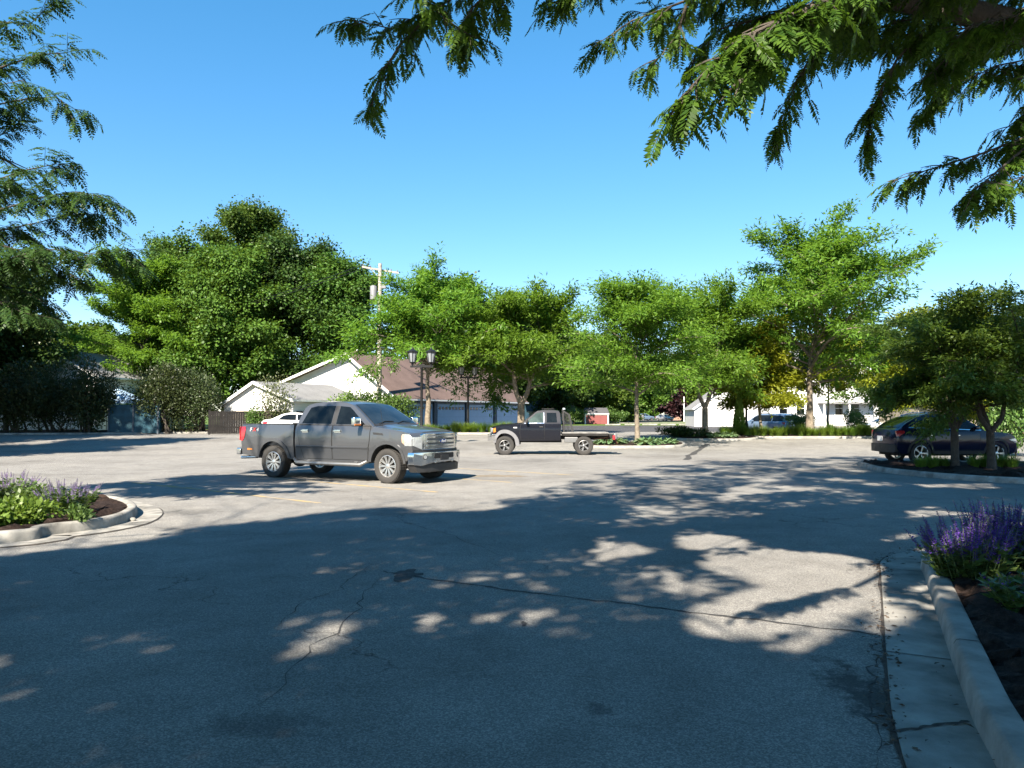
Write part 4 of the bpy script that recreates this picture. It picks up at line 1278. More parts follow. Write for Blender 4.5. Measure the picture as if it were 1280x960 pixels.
    for sg in (-1, 1):
        br = MB(); br.bar((-3.55, sg * .55, .62), (-4.15, sg * .6, .70), .05, .04); br.bar((-4.1, sg * .5, .50), (-4.2, sg * .6, .80), .04, .04)
        br.build('brace', M_RUST, t)
    # hitch assembly and lamp bar at the tail
    tl = MB(); tl.box2((-4.40, -.62, .66), (-4.20, .62, .82)); tl.box((-4.48, .25, .60), (.16, .12, .3)); tl.build('tail_bar', M_UNDER, t, bevel=.01)
    for sg in (-1, 1):
        MB().box((-4.40, sg * .70, .70), (.10, .2, .18)).build('tail_light', M_REDL, t, bevel=.02)
    MB().box2((-4.56, .05, .62), (-4.41, .45, .86)).build('winch', M_ALLOYD, t, bevel=.03)
    MB().tube([(-4.48, .3, .62), (-4.56, .3, .46), (-4.52, .22, .42)], .035, 8).build('tow_hook', M_RUST, t)
    return t

# ------------------------------------------------------------------ ordinary cars
def make_car(name, label, cat, loc, rotz, kind='sedan', pm=None, group=None, rim=None, L=None, detail=True, height=None):
    """suv, coupe_suv, sedan, minivan, pickup: body, glass, doors, lamps, bumpers and wheels"""
    pm = pm or M_WHITEP
    P = {
        'suv': dict(out=[(.60, .34), (.88, .38), (.93, .55), (.92, .78), (.84, .90), (.5, .99), (-.25, 1.06), (-.42, 1.08), (-.85, 1.36), (-1.12, 1.52), (-1.35, 1.59), (-1.8, 1.625), (-2.3, 1.60), (-2.75, 1.50), (-3.15, 1.32), (-3.45, 1.14), (-3.64, 1.08), (-3.70, .90), (-3.66, .50), (-3.55, .36)], wb=2.72, r=.365, belt=1.09, half=.915,
                    glass=[[(-.62, 1.11), (-1.55, 1.115), (-1.58, 1.52), (-1.30, 1.515), (-1.02, 1.40)], [(-1.64, 1.115), (-2.50, 1.13), (-2.50, 1.46), (-2.2, 1.515), (-1.67, 1.535)], [(-2.56, 1.135), (-3.10, 1.19), (-2.85, 1.33), (-2.56, 1.44)]], wsh=[(-.50, 1.13), (-.85, 1.36), (-1.12, 1.52)], rwin=[(-2.80, 1.475), (-3.15, 1.315), (-3.42, 1.15)], doors=[(-.60, -1.58), (-1.62, -2.52)]),
        'minivan': dict(out=[(.60, .32), (.86, .36), (.92, .55), (.90, .78), (.80, .90), (.3, 1.04), (-.05, 1.10), (-.7, 1.48), (-1.0, 1.63), (-1.4, 1.72), (-2.4, 1.745), (-3.4, 1.71), (-3.75, 1.62), (-3.95, 1.15), (-4.02, 1.0), (-4.05, .7), (-4.0, .42), (-3.9, .36)], wb=3.05, r=.35, belt=1.10, half=.985,
                        glass=[[(-.42, 1.12), (-1.35, 1.13), (-1.35, 1.62), (-1.05, 1.60), (-.75, 1.46)], [(-1.42, 1.13), (-2.6, 1.14), (-2.6, 1.63), (-1.42, 1.63)], [(-2.67, 1.14), (-3.72, 1.16), (-3.60, 1.58), (-2.67, 1.63)]], wsh=[(-.12, 1.14), (-.7, 1.48), (-1.0, 1.63)], rwin=[(-3.775, 1.56), (-3.93, 1.18)], doors=[(-.40, -1.38), (-1.40, -2.64)]),
        'sedan': dict(out=[(.60, .28), (.84, .32), (.90, .50), (.88, .66), (.78, .74), (.2, .88), (-.35, .94), (-.9, 1.20), (-1.25, 1.37), (-1.6, 1.42), (-2.1, 1.42), (-2.5, 1.34), (-3.1, 1.06), (-3.35, 1.01), (-3.62, .98), (-3.70, .85), (-3.68, .50), (-3.55, .32)], wb=2.75, r=.325, belt=.97, half=.90,
                      glass=[[(-.62, .985), (-1.62, .99), (-1.64, 1.34), (-1.35, 1.33), (-1.0, 1.18)], [(-1.70, .99), (-2.75, 1.02), (-2.42, 1.28), (-2.1, 1.345), (-1.70, 1.345)]], wsh=[(-.42, .98), (-.9, 1.20), (-1.25, 1.37)], rwin=[(-2.52, 1.33), (-3.06, 1.08)], doors=[(-.60, -1.64), (-1.68, -2.62)]),
        'pickup': dict(out=[(.60, .45), (.80, .48), (.86, .7), (.84, .98), (.75, 1.05), (.2, 1.15), (-.4, 1.22), (-.9, 1.55), (-1.15, 1.72), (-1.5, 1.78), (-2.3, 1.78), (-2.6, 1.68), (-2.72, 1.25), (-4.6, 1.25), (-4.66, 1.0), (-4.66, .55), (-4.5, .50)], wb=3.5, r=.38, belt=1.22, half=.96,
                       glass=[[(-.72, 1.25), (-1.58, 1.26), (-1.58, 1.68), (-1.2, 1.66)], [(-1.66, 1.26), (-2.58, 1.27), (-2.48, 1.64), (-1.66, 1.68)]], wsh=[(-.48, 1.27), (-.9, 1.55), (-1.15, 1.72)], rwin=[(-2.62, 1.62), (-2.70, 1.32)], doors=[(-.6, -1.62), (-1.66, -2.6)]),
    }[kind]
    t = thing(name, label, cat, loc, rotz, group)
    wb, r, belt, hw = P['wb'], P['r'], P['belt'], P['half']
    out = P['out']; nose = max(p[0] for p in out); tail = min(p[0] for p in out); top = max(p[1] for p in out); bot = min(p[1] for p in out)
    WZ = [(bot, hw * .94), (.55, hw * .98), (.75, hw), (belt - .1, hw * .985), (belt, hw * .955), (belt + .05, hw * .93), (top, hw * .68)]
    S = Shape(lambda x, z: lerp_tab(WZ, z) * lerp_tab([(tail, .93), (tail + .6, 1), (nose - .7, 1), (nose, .92)], x), nose=nose, tail=tail, crown=.03, rn=.20, rt=.14)
    ra = r + .055
    zc_ = r
    low = bot + .02
    poly = [(tail + .25, low)] + [(-wb - ra - .02, low)] + [p for p in arc(-wb, zc_, ra, 190, -10, 14) if p[1] > low] + [(-wb + ra + .02, low), (-ra - .02, low)] + [p for p in arc(0, zc_, ra, 190, -10, 14) if p[1] > low] + [(ra + .02, low)] + [p for p in out if p[0] > ra + .1 or p[1] > bot + .12]
    prism_xz('body', poly, S, pm, t, zc=[.45, .55, .65, .75, .9, belt, belt + .06, belt + .2, belt + .33], xc=[tail + .1, tail + .25, tail + .45, -2.2, -1.5, -.8, .3, nose - .3, nose - .15], yc=[-.9, -.7, -.35, 0, .35, .7, .9], bevel=.014 if detail else 0)
    S.tail = None if False else S.tail
    for sg in (-1, 1):
        for gpoly in P['glass']: S.panel('side_window', gpoly, M_GLASS, t, sg, off=.004)
        if detail:
            for a, b in P['doors']:
                dpoly = [(a, bot + .14), (b, bot + .14), (b - .02, belt - .01), (a - .02, belt - .01)]
                d = S.panel('door', dpoly, pm, t, sg, off=.008, bevel=.004)
                S.panel('seal', [(x + .012 * (1 if x > (a + b) / 2 else -1), z + .012 * (1 if z > .7 else -1)) for x, z in dpoly], M_SEAL, d, sg, off=.0015)
                MB().box((b + .15, sg * (S.w(b + .15, belt - .16) + .02), belt - .16), (.18, .025, .035)).build('handle', pm if kind != 'suv' else M_CHROME, d, bevel=.006)
            S.panel('rocker', [(-.45, bot), (-wb + .45, bot), (-wb + .45, bot + .11), (-.45, bot + .11)], M_PLASTIC, t, sg, off=.012)
            if kind == 'suv':
                S.panel('wheel_lip', arc(0, zc_, ra + .06, 178, 2, 14) + arc(0, zc_, ra - .005, 2, 178, 14), M_PLASTIC, t, sg, off=.014, zc=(.5, .65), xc=(-.2, .2))
                S.panel('wheel_lip', arc(-wb, zc_, ra + .06, 178, 2, 14) + arc(-wb, zc_, ra - .005, 2, 178, 14), M_PLASTIC, t, sg, off=.014, zc=(.5, .65), xc=(-wb - .2, -wb + .2))
                S.panel('window_trim', [(-.55, belt - .005), (-3.12, belt + .085), (-3.12, belt + .105), (-.55, belt + .018)], M_CHROME, t, sg, off=.010, zc=())
        MB().box((-.78, sg * (hw + .06), belt + .08), (.13, .2, .13)).build('mirror', pm, t, bevel=.04, seg=3)
        S.panel('headlight', [(nose - .50, .80 * belt / 1.09), (nose - .1, .70 * belt / 1.09), (nose, .70 * belt / 1.09), (nose, .80 * belt / 1.09), (nose - .1, .84 * belt / 1.09)], M_LENS, t, sg, off=.006, inner=.02)
        tz0 = {'suv': 1.0, 'minivan': 1.02, 'sedan': .84, 'pickup': .95}[kind]
        S.panel('tail_light', [(tail, tz0 - .10), (tail + .14, tz0 - .10), (tail + .42, tz0 + .02), (tail + .40, tz0 + .08), (tail, tz0 + .08)], M_REDL, t, sg, off=.008, inner=.05)
        for x in (0, -wb): wheel(t, (x, sg * (hw - .12), r), r, .23, sg, r * .70, 5, rim or M_ALLOY, 'twin' if kind == 'suv' else 'wide')
    def band(name, pts, half, m, off):
        vs = []; fs = []; nu = 8
        for x, z in pts:
            for i in range(nu + 1):
                X, Y, Z = S(x, -half + 2 * half * i / nu, z); vs.append((X + off[0], Y, Z + off[1]))
        for j in range(len(pts) - 1):
            for i in range(nu): fs.append((j * 9 + i, j * 9 + i + 1, j * 9 + i + 10, j * 9 + i + 9))
        return MB().add(vs, fs).build(name, m, t, smooth=60)
    band('windshield', P['wsh'], .88, M_SCREEN, (.010, .010)); band('rear_window', P['rwin'], .82, M_GLASS, (-.012, .008))
    tf = lambda y, z: tail + .14 * min(1, abs(y) / (hw * .93)) ** 3
    nf = lambda y, z: nose - .20 * min(1, abs(y) / (hw * .92)) ** 3
    front_piece('rear_bumper', rrect(0, .52, hw * 1.78, .26, .06), tf, M_PLASTIC if kind == 'suv' else pm, t, .025, .1, sgn=-1, bevel=.02)
    front_piece('licence_plate', rrect(0, .82, .32, .16, .01), tf, M_BADGE, t, .02, .02, sgn=-1)
    front_piece('front_bumper', rrect(0, .48, hw * 1.78, .22, .06), nf, M_PLASTIC if kind == 'suv' else pm, t, .025, .1, bevel=.02)
    front_piece('grille', rrect(0, .68, hw * 1.1, .16, .05), nf, M_SEAL, t, .012, .03)
    if kind in ('suv', 'minivan'):
        for sg in (-1, 1): MB().tube([(-1.3, sg * hw * .66, top - .03), (-1.5, sg * hw * .66, top + .035), (-2.2, sg * hw * .66, top + .02), (-2.6, sg * hw * .66, top - .07)], .014, 6).build('roof_rail', M_CHROME if kind == 'suv' else M_PLASTIC, t)
    un = MB().box2((tail + .3, -hw * .7, bot - .06), (nose - .3, hw * .7, bot + .12))
    for x in (0, -wb): un.box2((x - ra, -hw * .72, bot), (x + ra, hw * .72, r + ra * .9))
    un.build('chassis', M_UNDER, t)
    return t
# ------------------------------------------------------------------ vehicles in place
gp_ = grey_pickup((-2.46, 18.70, 0), R(-28.5))
bf = black_flatbed((-.26, 31.6, 0.0), math.atan2(.045, -1) )
navy = make_car('parked_car', 'dark navy crossover parked behind the planted island on the right', 'car', (xat(1224, 25.4), 25.4, 0), R(1.5), 'suv', M_NAVY, rim=M_ALLOY); navy.scale = (.915, .95, 1.02)
wc = make_car('parked_car', 'white sedan mostly hidden behind the bed of the grey pickup', 'car', (xat(408, 46), 46, tz(46) - .02), R(12), 'sedan', M_WHITEP, detail=False)
van = make_car('minivan', 'steel blue minivan seen from behind near the yellow tree and black lamp post', 'minivan', (xat(960, 60) - .6, 61.5, -.02), R(118), 'minivan', M_STEELB, detail=False)
w2 = make_car('parked_car', 'white car partly hidden behind the tail of the navy crossover', 'car', (xat(1092, 58), 58, .1), R(196), 'sedan', M_WHITEP, detail=False)
far = [('white pickup parked beyond the red shed and the street', 'pickup truck', 'pickup', M_WHITEP, 783, 176, 184),
       ('dark blue hatchback in the far car park beside the silver one', 'car', 'suv', M_STEELB, 812, 172, 20),
       ('silver sedan in the far car park, between a dark hatchback and the purple tree', 'car', 'sedan', M_SILVER, 836, 168, -60),
       ('bright blue car in the far car park beside the white flagless pole', 'car', 'suv', M_BLUEP, 872, 165, 170)]
for lb, cat, kd, pm, px, y, a in far:
    make_car('parked_car' if kd != 'pickup' else 'pickup_truck', lb, cat, (xat(px, y), y, tz(y)), R(a), kd, pm, detail=False, group='cars in the far car park')

# ------------------------------------------------------------------ building materials
def siding(name, c, pitch=.2, strength=.5):
    m, nt, out = _new(name)
    tc = _n(nt, 'ShaderNodeTexCoord'); b = _n(nt, 'ShaderNodeBsdfPrincipled')
    sep = _n(nt, 'ShaderNodeSeparateXYZ'); nt.links.new(tc.outputs['Object'], sep.inputs[0])
    f = math_(nt, 'FRACT', math_(nt, 'DIVIDE', sep.outputs[2], pitch))
    n1 = noise(nt, 1.3, 5, .6, tc.outputs['Object'])
    cr = ramp(nt, n1.outputs['Fac'], [(.3, tuple(v * .88 for v in c)), (.7, c)])
    ed = ramp(nt, f, [(0, .0), (.06, 1.0)])
    nt.links.new(mixc(nt, ed.outputs['Color'], tuple(v * .6 for v in c), cr.outputs['Color']), b.inputs['Base Color'])
    b.inputs['Roughness'].default_value = .6
    bp = _n(nt, 'ShaderNodeBump'); bp.inputs['Strength'].default_value = strength; bp.inputs['Distance'].default_value = .03
    nt.links.new(f, bp.inputs['Height']); nt.links.new(bp.outputs['Normal'], b.inputs['Normal'])
    nt.links.new(b.outputs[0], out.inputs['Surface'])
    return m
def shingle(name, c):
    m, nt, out = _new(name)
    tc = _n(nt, 'ShaderNodeTexCoord'); b = _n(nt, 'ShaderNodeBsdfPrincipled')
    br = _n(nt, 'ShaderNodeTexBrick'); nt.links.new(tc.outputs['UV'], br.inputs['Vector'])
    n1 = noise(nt, .8, 6, .65, tc.outputs['Object']); n2 = noise(nt, 16, 3, .6, tc.outputs['Object'])
    f = math_(nt, 'ADD', math_(nt, 'MULTIPLY', n1.outputs['Fac'], .5), math_(nt, 'MULTIPLY', n2.outputs['Fac'], .5))
    cr = ramp(nt, f, [(.32, tuple(v * .62 for v in c)), (.66, tuple(v * 1.15 for v in c))])
    nt.links.new(cr.outputs['Color'], b.inputs['Base Color']); b.inputs['Roughness'].default_value = .9; b.inputs['Specular IOR Level'].default_value = .2
    bp = _n(nt, 'ShaderNodeBump'); bp.inputs['Strength'].default_value = .5; nt.links.new(n2.outputs['Fac'], bp.inputs['Height']); nt.links.new(bp.outputs['Normal'], b.inputs['Normal'])
    nt.links.new(b.outputs[0], out.inputs['Surface'])
    return m
M_WHITEW = siding('white_siding', (.74, .74, .72))
M_BLUEW = siding('blue_grey_siding', (.15, .18, .225))
M_DOORB = siding('blue_garage_panel', (.38, .49, .62), .55, .3)  # bluish shade on white doors is put into this colour
M_TANW = siding('tan_siding', (.50, .44, .34))
M_REDW = siding('red_boards', (.20, .055, .052), .25)
M_BRICK = mat('brick', (.36, .21, .14), .9, var=.25, nscale=5)
M_BROWN = mat('brown_wood', (.10, .060, .038), .8, var=.3, nscale=4)
M_ROOFB = shingle('brown_shingle', (.120, .085, .075))
M_ROOFG = shingle('grey_shingle', (.20, .20, .20))
M_ROOFD = shingle('dark_shingle', (.075, .075, .08))
M_TRIM = mat('white_trim', (.76, .76, .74), .5, var=.06)
M_TRIMB = mat('blue_trim', (.06, .08, .105), .6, var=.1)
M_FENCE = mat('dark_fence', (.009, .007, .006), .9, var=.3, nscale=3)  # near-black colour holds the shade lying over the brown boards
M_TEAL = mat('teal_panel', (.010, .070, .105), .6, var=.25, nscale=2.0)
M_IRON = mat('black_iron', (.012, .012, .013), .45, .3, var=.15)
M_POLE = mat('weathered_pole', (.36, .33, .285), .9, var=.25, nscale=7)
M_LANT = mat('frosted_glass', (.20, .215, .23), .25, 0, var=.1, coat=.5)
M_CANOPY = mat('blue_canopy', (.35, .48, .62), .6, var=.1)

def house(name, label, cat, o, ang, w, l, eave, apex, wall, roof, apex_at=.5, eave_l=None, over=.3, trim=M_TRIM, soffit=True):
    """gable wall on local y=0 facing -y, local x across it from left to right, depth along y"""
    t = thing(name, label, cat, o, ang)
    el = eave if eave_l is None else eave_l
    ax = w * apex_at
    mb = MB()
    pr = [(0, 0), (w, 0), (w, eave), (ax, apex), (0, el)]
    n = 5
    vs = [(x, 0, z) for x, z in pr] + [(x, l, z) for x, z in pr]
    mb.add(vs, [tuple(range(n)), tuple(range(2 * n - 1, n - 1, -1))] + [(i, i + n, (i + 1) % n + n, (i + 1) % n) for i in range(n)])
    mb.build('wall', wall, t, smooth=0)
    rf = MB(); th = .12
    for (xa, za, xb, zb) in ((ax, apex, w, eave), (ax, apex, 0, el)):
        d = Vector((xb - xa, 0, zb - za)).normalized()
        e = Vector((xb, 0, zb)) + d * over
        a = Vector((xa, 0, za))
        up = Vector((0, 0, th)); g = Vector((0, 0, .012))
        vs = [(a + g).x, 0, 0]
        p = [a + g, e + g, e + g + up, a + g + up]
        q = [Vector((v.x, -over, v.z)) for v in p] + [Vector((v.x, l + over, v.z)) for v in p]
        rf.add(q, [(0, 1, 2, 3), (7, 6, 5, 4), (0, 4, 5, 1), (1, 5, 6, 2), (2, 6, 7, 3)] )
    r_ = rf.build('roof', roof, t, smooth=0)
    tb = MB()
    for (xa, za, xb, zb) in ((ax, apex, w, eave), (ax, apex, 0, el)):
        d = Vector((xb - xa, 0, zb - za)).normalized(); e = Vector((xb, 0, zb)) + d * (over + .02)
        a = Vector((xa, -over - .02, za + .03)); b_ = Vector((e.x, -over - .02, e.z + .03))
        tb.bar(a, b_, .035, .2)
        tb.bar((e.x, -over, e.z + .06), (e.x, l + over, e.z + .06), .09, .12)
    tb.build('trim', trim, t, smooth=0)
    return t

def win(parent, x, z, w, h, y=0.0, frame=M_TRIM, glass=None, axis='y', sgn=-1, cross=True):
    """a framed window on a wall; axis y: wall y=const facing sgn*y; axis x: wall x=const facing sgn*x"""
    f = MB(); p = MB()
    def B(mb, a, b, d0, d1):
        if axis == 'y': mb.box2((a[0], y + sgn * d0, a[1]), (b[0], y + sgn * d1, b[1]))
        else: mb.box2((y + sgn * d0, a[0], a[1]), (y + sgn * d1, b[0], b[1]))
    q = .07
    B(f, (x - w / 2 - q, z - h / 2 - q), (x + w / 2 + q, z - h / 2), -.02, .04); B(f, (x - w / 2 - q, z + h / 2), (x + w / 2 + q, z + h / 2 + q), -.02, .04)
    B(f, (x - w / 2 - q, z - h / 2), (x - w / 2, z + h / 2), -.02, .04); B(f, (x + w / 2, z - h / 2), (x + w / 2 + q, z + h / 2), -.02, .04)
    if cross: B(f, (x - w / 2, z - .025), (x + w / 2, z + .025), -.02, .03)
    fo = f.build('window', frame, parent, smooth=0)
    B(p, (x - w / 2 + .003, z - h / 2 + .003), (x + w / 2 - .003, z + h / 2 - .003), -.02, .014)
    p.build('pane', glass or M_GLASS, fo, smooth=0)
    return fo

# ------------------------------------------------------------------ the garage with the long row of doors
A = gx(495, 58.0)
ud = Vector((.872, -.487, 0)); w_g = 11.7
Lp = A - ud * w_g
zg = tz(58)
gar = house('garage_building', 'long garage with white gable, brown shingle roof and a row of blue doors', 'garage', (Lp.x, Lp.y, zg), math.atan2(-.487, .872), w_g, 20.0, 2.75, 6.05, M_WHITEW, M_ROOFB, 1 - 4.6 / 11.7, 3.9, .6)
# blue-grey skin on the door side, doors between posts
MB().box2((w_g + .004, .02, 0), (w_g + .05, 19.98, 2.72)).build('door_wall', M_BLUEW, gar, smooth=0)
for k in range(4):
    y0 = .55 + k * 4.85; y1 = y0 + 4.1
    d = MB().box2((w_g + .03, y0, 0), (w_g + .085, y1, 2.16)).build('garage_door', M_DOORB, gar, smooth=0)
    fr_ = MB()
    for i in range(8):
        c = y0 + .3 + i * .5
        fr_.box2((w_g + .08, c - .17, 1.72), (w_g + .10, c + .17, 1.95))
    fr_.build('window_frame', M_TRIMB, d, smooth=0)
    for i in range(8):
        c = y0 + .3 + i * .5
        glint = (k == 2 and i in (3, 4, 5)) or (k == 3 and i in (0, 2, 3, 4, 5))  # pale panes: bright reflections painted in trim white
        MB().box2((w_g + .095, c - .13, 1.755), (w_g + .107, c + .13, 1.915)).build('pane', M_TRIM if glint else M_GLASS, d, smooth=0)
    MB().box2((w_g + .03, y1 + .12, 0), (w_g + .20, y1 + .55, 2.7)).build('post', M_TRIMB, gar, smooth=0)
    lb_ = MB().box((w_g + .25, y1 + .33, 2.45), (.12, .16, .10)); lb_.build('wall_light', M_TRIM, gar, bevel=.02)
MB().tube([(w_g * (1 - 4.6 / 11.7), .8, 6.0), (w_g * (1 - 4.6 / 11.7), .8, 6.55)], .07, 8).build('vent_pipe', M_TRIM, gar)
MB().tube([(3.6, .9, 5.0), (3.6, .9, 5.55)], .06, 8).build('vent_pipe', M_TRIM, gar)

# white gabled house in front of it
Rp = gx(366, 50.5); Lq = Vector((xat(280, 53.4), 53.4, 0))
dd = (Vector((Rp.x, Rp.y, 0)) - Lq); wh = dd.length; dd.normalize()
h1 = house('small_house', 'small white gabled house with a grey roof behind the dark wooden fence', 'house', (Lq.x, Lq.y, tz(52)), math.atan2(dd.y, dd.x), wh, 7.5, 2.25, 3.45, M_WHITEW, M_ROOFG, .47, 1.95, .25)
MB().box2((.6, -.02, .9), (wh - .6, -.006, 1.55)).build('lower_band', M_TANW, h1, smooth=0)
win(h1, 2.5, 1.3, .8, .9, wh, axis='x', sgn=1)

# dark-shaded house at the far left
h2 = house('house', 'low house with grey roof in shade behind the tall dark shrubs', 'house', (-41, 60, tz(60)), R(-8), 9.0, 12, 4.3, 6.4, M_WHITEW, M_ROOFG, .5, None, .4)
for x in (2.0, 4.5, 7): win(h2, x, 1.7, 1.0, 1.3)
# houses seen between the trees behind the flatbed
h3 = house('house', 'grey roofed house glimpsed between trunks behind the black flatbed truck', 'house', (xat(716, 110), 110, .35), R(98), 7.0, 6.4, 1.9, 4.3, M_WHITEW, M_ROOFG, .5, None, .4)
h4 = house('brick_house', 'orange brick house beside the purple tree far beyond the street', 'house', (xat(838, 190), 190, .35), R(-12), 8.0, 10, 3.2, 8.0, M_BRICK, M_ROOFD, .35, None, .3)
win(h4, 5.5, 1.8, 1.2, 1.5)
h5 = house('white_garage', 'plain white gabled garage behind the forked tree', 'garage', (xat(868, 84), 84, .2), R(-6), 7.2, 8.5, 2.15, 4.45, M_WHITEW, M_ROOFG, .45, None, .2)
h6 = house('white_house', 'large two storey white house behind the tall tree, dark windows', 'house', (xat(962, 78), 78, .2), R(2), 11.5, 12, 5.6, 8.6, M_WHITEW, M_ROOFG, .5, None, .35)
for x, z in ((1.4, 2.1), (3.2, 2.1), (7.2, 2.1), (8.9, 2.1), (1.4, 4.6), (3.2, 4.6), (7.2, 4.6), (9.4, 4.6)): win(h6, x, z, .8, 1.35, frame=M_TRIM)
MB().box2((-.05, -.02, 0), (11.55, -.006, .35)).build('foundation', M_CONC2, h6, smooth=0)
MB().box2((5.0, -1.2, 2.55), (10.6, -.01, 2.72)).build('porch_roof', M_ROOFG, h6, smooth=0)
for x in (5.2, 7.8, 10.4): MB().box2((x - .07, -1.12, 0), (x + .07, -.98, 2.55)).build('porch_post', M_TRIM, h6, smooth=0)
h7 = thing('brown_house', 'tan house with brown porch posts behind the multi stemmed tree', 'house', (xat(1190, 50), 50, .3), R(-4))
MB().box2((-1.5, 1.5, 0), (9.5, 8, 2.9)).build('wall', M_TANW, h7, smooth=0)
MB().box2((-1.9, -.6, 2.9), (9.9, 8.4, 3.15)).build('fascia', M_BROWN, h7, smooth=0)
rf_ = MB().add([(-1.9, -.6, 3.152), (9.9, -.6, 3.152), (9.9, 8.4, 3.152), (-1.9, 8.4, 3.152), (1.5, 3.9, 4.9), (6.5, 3.9, 4.9)], [(0, 1, 5, 4), (1, 2, 5), (2, 3, 4, 5), (3, 0, 4)]); rf_.build('roof', M_ROOFD, h7, smooth=0)
for x in (-.6, 2.0, 4.4): MB().box2((x - .16, -.3, 0), (x + .16, .02, 2.9)).build('porch_post', M_BROWN, h7, smooth=0)
win(h7, 3.3, 1.5, 1.2, 1.3, 1.5); 

sh = house('garden_shed', 'small red garden shed with a dark roof beyond the street', 'shed', (xat(731, 106), 106, .35), R(0), 3.3, 2.4, 1.35, 1.36, M_REDW, M_ROOFD, .5, None, .05)
rf_ = MB().add([(-.15, -.15, 1.38), (3.45, -.15, 1.38), (3.45, 2.55, 1.38), (-.15, 2.55, 1.38), (0.05, 1.2, 2.3), (3.25, 1.2, 2.3)], [(0, 1, 5, 4), (1, 2, 5), (2, 3, 4, 5), (3, 0, 4), (0, 3, 2, 1)]); rf_.build('roof', M_ROOFD, sh, smooth=0)
for x in (.06, 3.24): MB().box2((x - .08, -.03, 0), (x + .08, -.004, 1.33)).build('trim', M_TRIM, sh, smooth=0)
MB().box2((1.1, -.035, .02), (2.2, -.005, 1.25)).build('door', M_REDW, sh, smooth=0)

# ------------------------------------------------------------------ fences, canopy, bins, stops
fe = thing('wooden_fence', 'dark brown board fence along the lot in front of the small white house', 'fence', (xat(262, 48.9), 48.9, tz(49)), math.atan2(2.6, 6.9))
fm = MB(); rnd = random.Random(5)
for k in range(52): fm.box2((k * .145, -.012, .05), (k * .145 + .141, .012, 1.5 + rnd.uniform(-.02, .02)))
fm.build('board_panel', M_FENCE, fe, smooth=0)
for k in range(4): MB().box2((k * 2.45 - .06, .02, 0), (k * 2.45 + .06, .14, 1.6)).build('post', M_FENCE, fe, smooth=0)
MB().box2((0, .012, .4), (7.5, .06, .5)).box2((0, .012, 1.4), (7.5, .06, 1.5)).build('rail', M_FENCE, fe, smooth=0)
te = thing('teal_enclosure', 'dark teal panel enclosure standing between two tall shrubs in shade', 'fence', (xat(136, 50.2), 50.2, tz(50)), R(8))
MB().box2((0, 0, .05), (3.2, 2.0, 1.95)).build('panel', M_TEAL, te, smooth=0, bevel=.02)
for x in (0.02, 1.55, 3.1): MB().box2((x - .05, -.05, 0), (x + .05, -.003, 2.02)).build('post', M_TRIMB, te, smooth=0)
cn = thing('canopy_tent', 'pale blue pointed canopy tent peeking above the teal enclosure', 'canopy', (xat(146, 56), 56, tz(56)), 0)
MB().add([(-1.6, -1.6, 2.35), (1.6, -1.6, 2.35), (1.6, 1.6, 2.35), (-1.6, 1.6, 2.35), (0, 0, 3.25)], [(0, 1, 4), (1, 2, 4), (2, 3, 4), (3, 0, 4)]).build('canopy_top', M_CANOPY, cn, smooth=0)
MB().box2((-1.6, -1.61, 2.1), (1.6, -1.59, 2.35)).box2((-1.61, -1.6, 2.1), (-1.59, 1.6, 2.35)).box2((1.59, -1.6, 2.1), (1.61, 1.6, 2.35)).build('valance', M_CANOPY, cn, smooth=0)
for x in (-1.55, 1.55):
    for y in (-1.55, 1.55): MB().tube([(x, y, 0), (x, y, 2.2)], .03, 6).build('leg', M_IRON, cn)

st = MB().box2((-.95, -.09, 0), (.95, .09, .16)).build('parking_stop', M_CONC, bevel=.03)
stops = []
for i, px in enumerate((766, 790, 812, 835, 858, 880)):
    o = st if i == 0 else st.copy()
    if i: COL.objects.link(o)
    o.location = (xat(px, 95), 95, tz(95) - .004); o.rotation_euler = (0, 0, R(3 - i))
    tag(o, 'white concrete parking stop along the far side of the street', 'parking stop', 'row of white parking stops beyond the street')
    stops.append(o)
sw = MB().box2((xat(770, 118), 118, .34), (xat(905, 118), 121, .42)).build('pavement', M_CONC, smooth=0); tag(sw, kind='structure')
fl = MB().box2((xat(760, 150), 150, .345), (xat(930, 150), 196, .352)).build('far_parking_lot', M_STREET, smooth=0); tag(fl, kind='structure')
wp_ = MB().lathe([(.16, 0), (.11, .3), (.09, 4.9), (0, 4.95)], 'Z', 12).build('white_post', M_TRIM); wp_.location = (xat(855, 150), 150, .35); tag(wp_, 'slim plain white post standing beside the purple tree', 'post')
du = thing('dumpster', 'grey metal dumpster between the white pickup and dark hatchback far away', 'dumpster', (xat(798, 165), 165, .35), 0)
MB().box2((-1.0, -.8, .1), (1.0, .8, 1.35)).build('bin_body', M_LIGHTGREY, du, bevel=.04); MB().box2((-1.05, -.85, 1.352), (1.05, .85, 1.43)).build('lid', M_PLASTIC, du, bevel=.02)

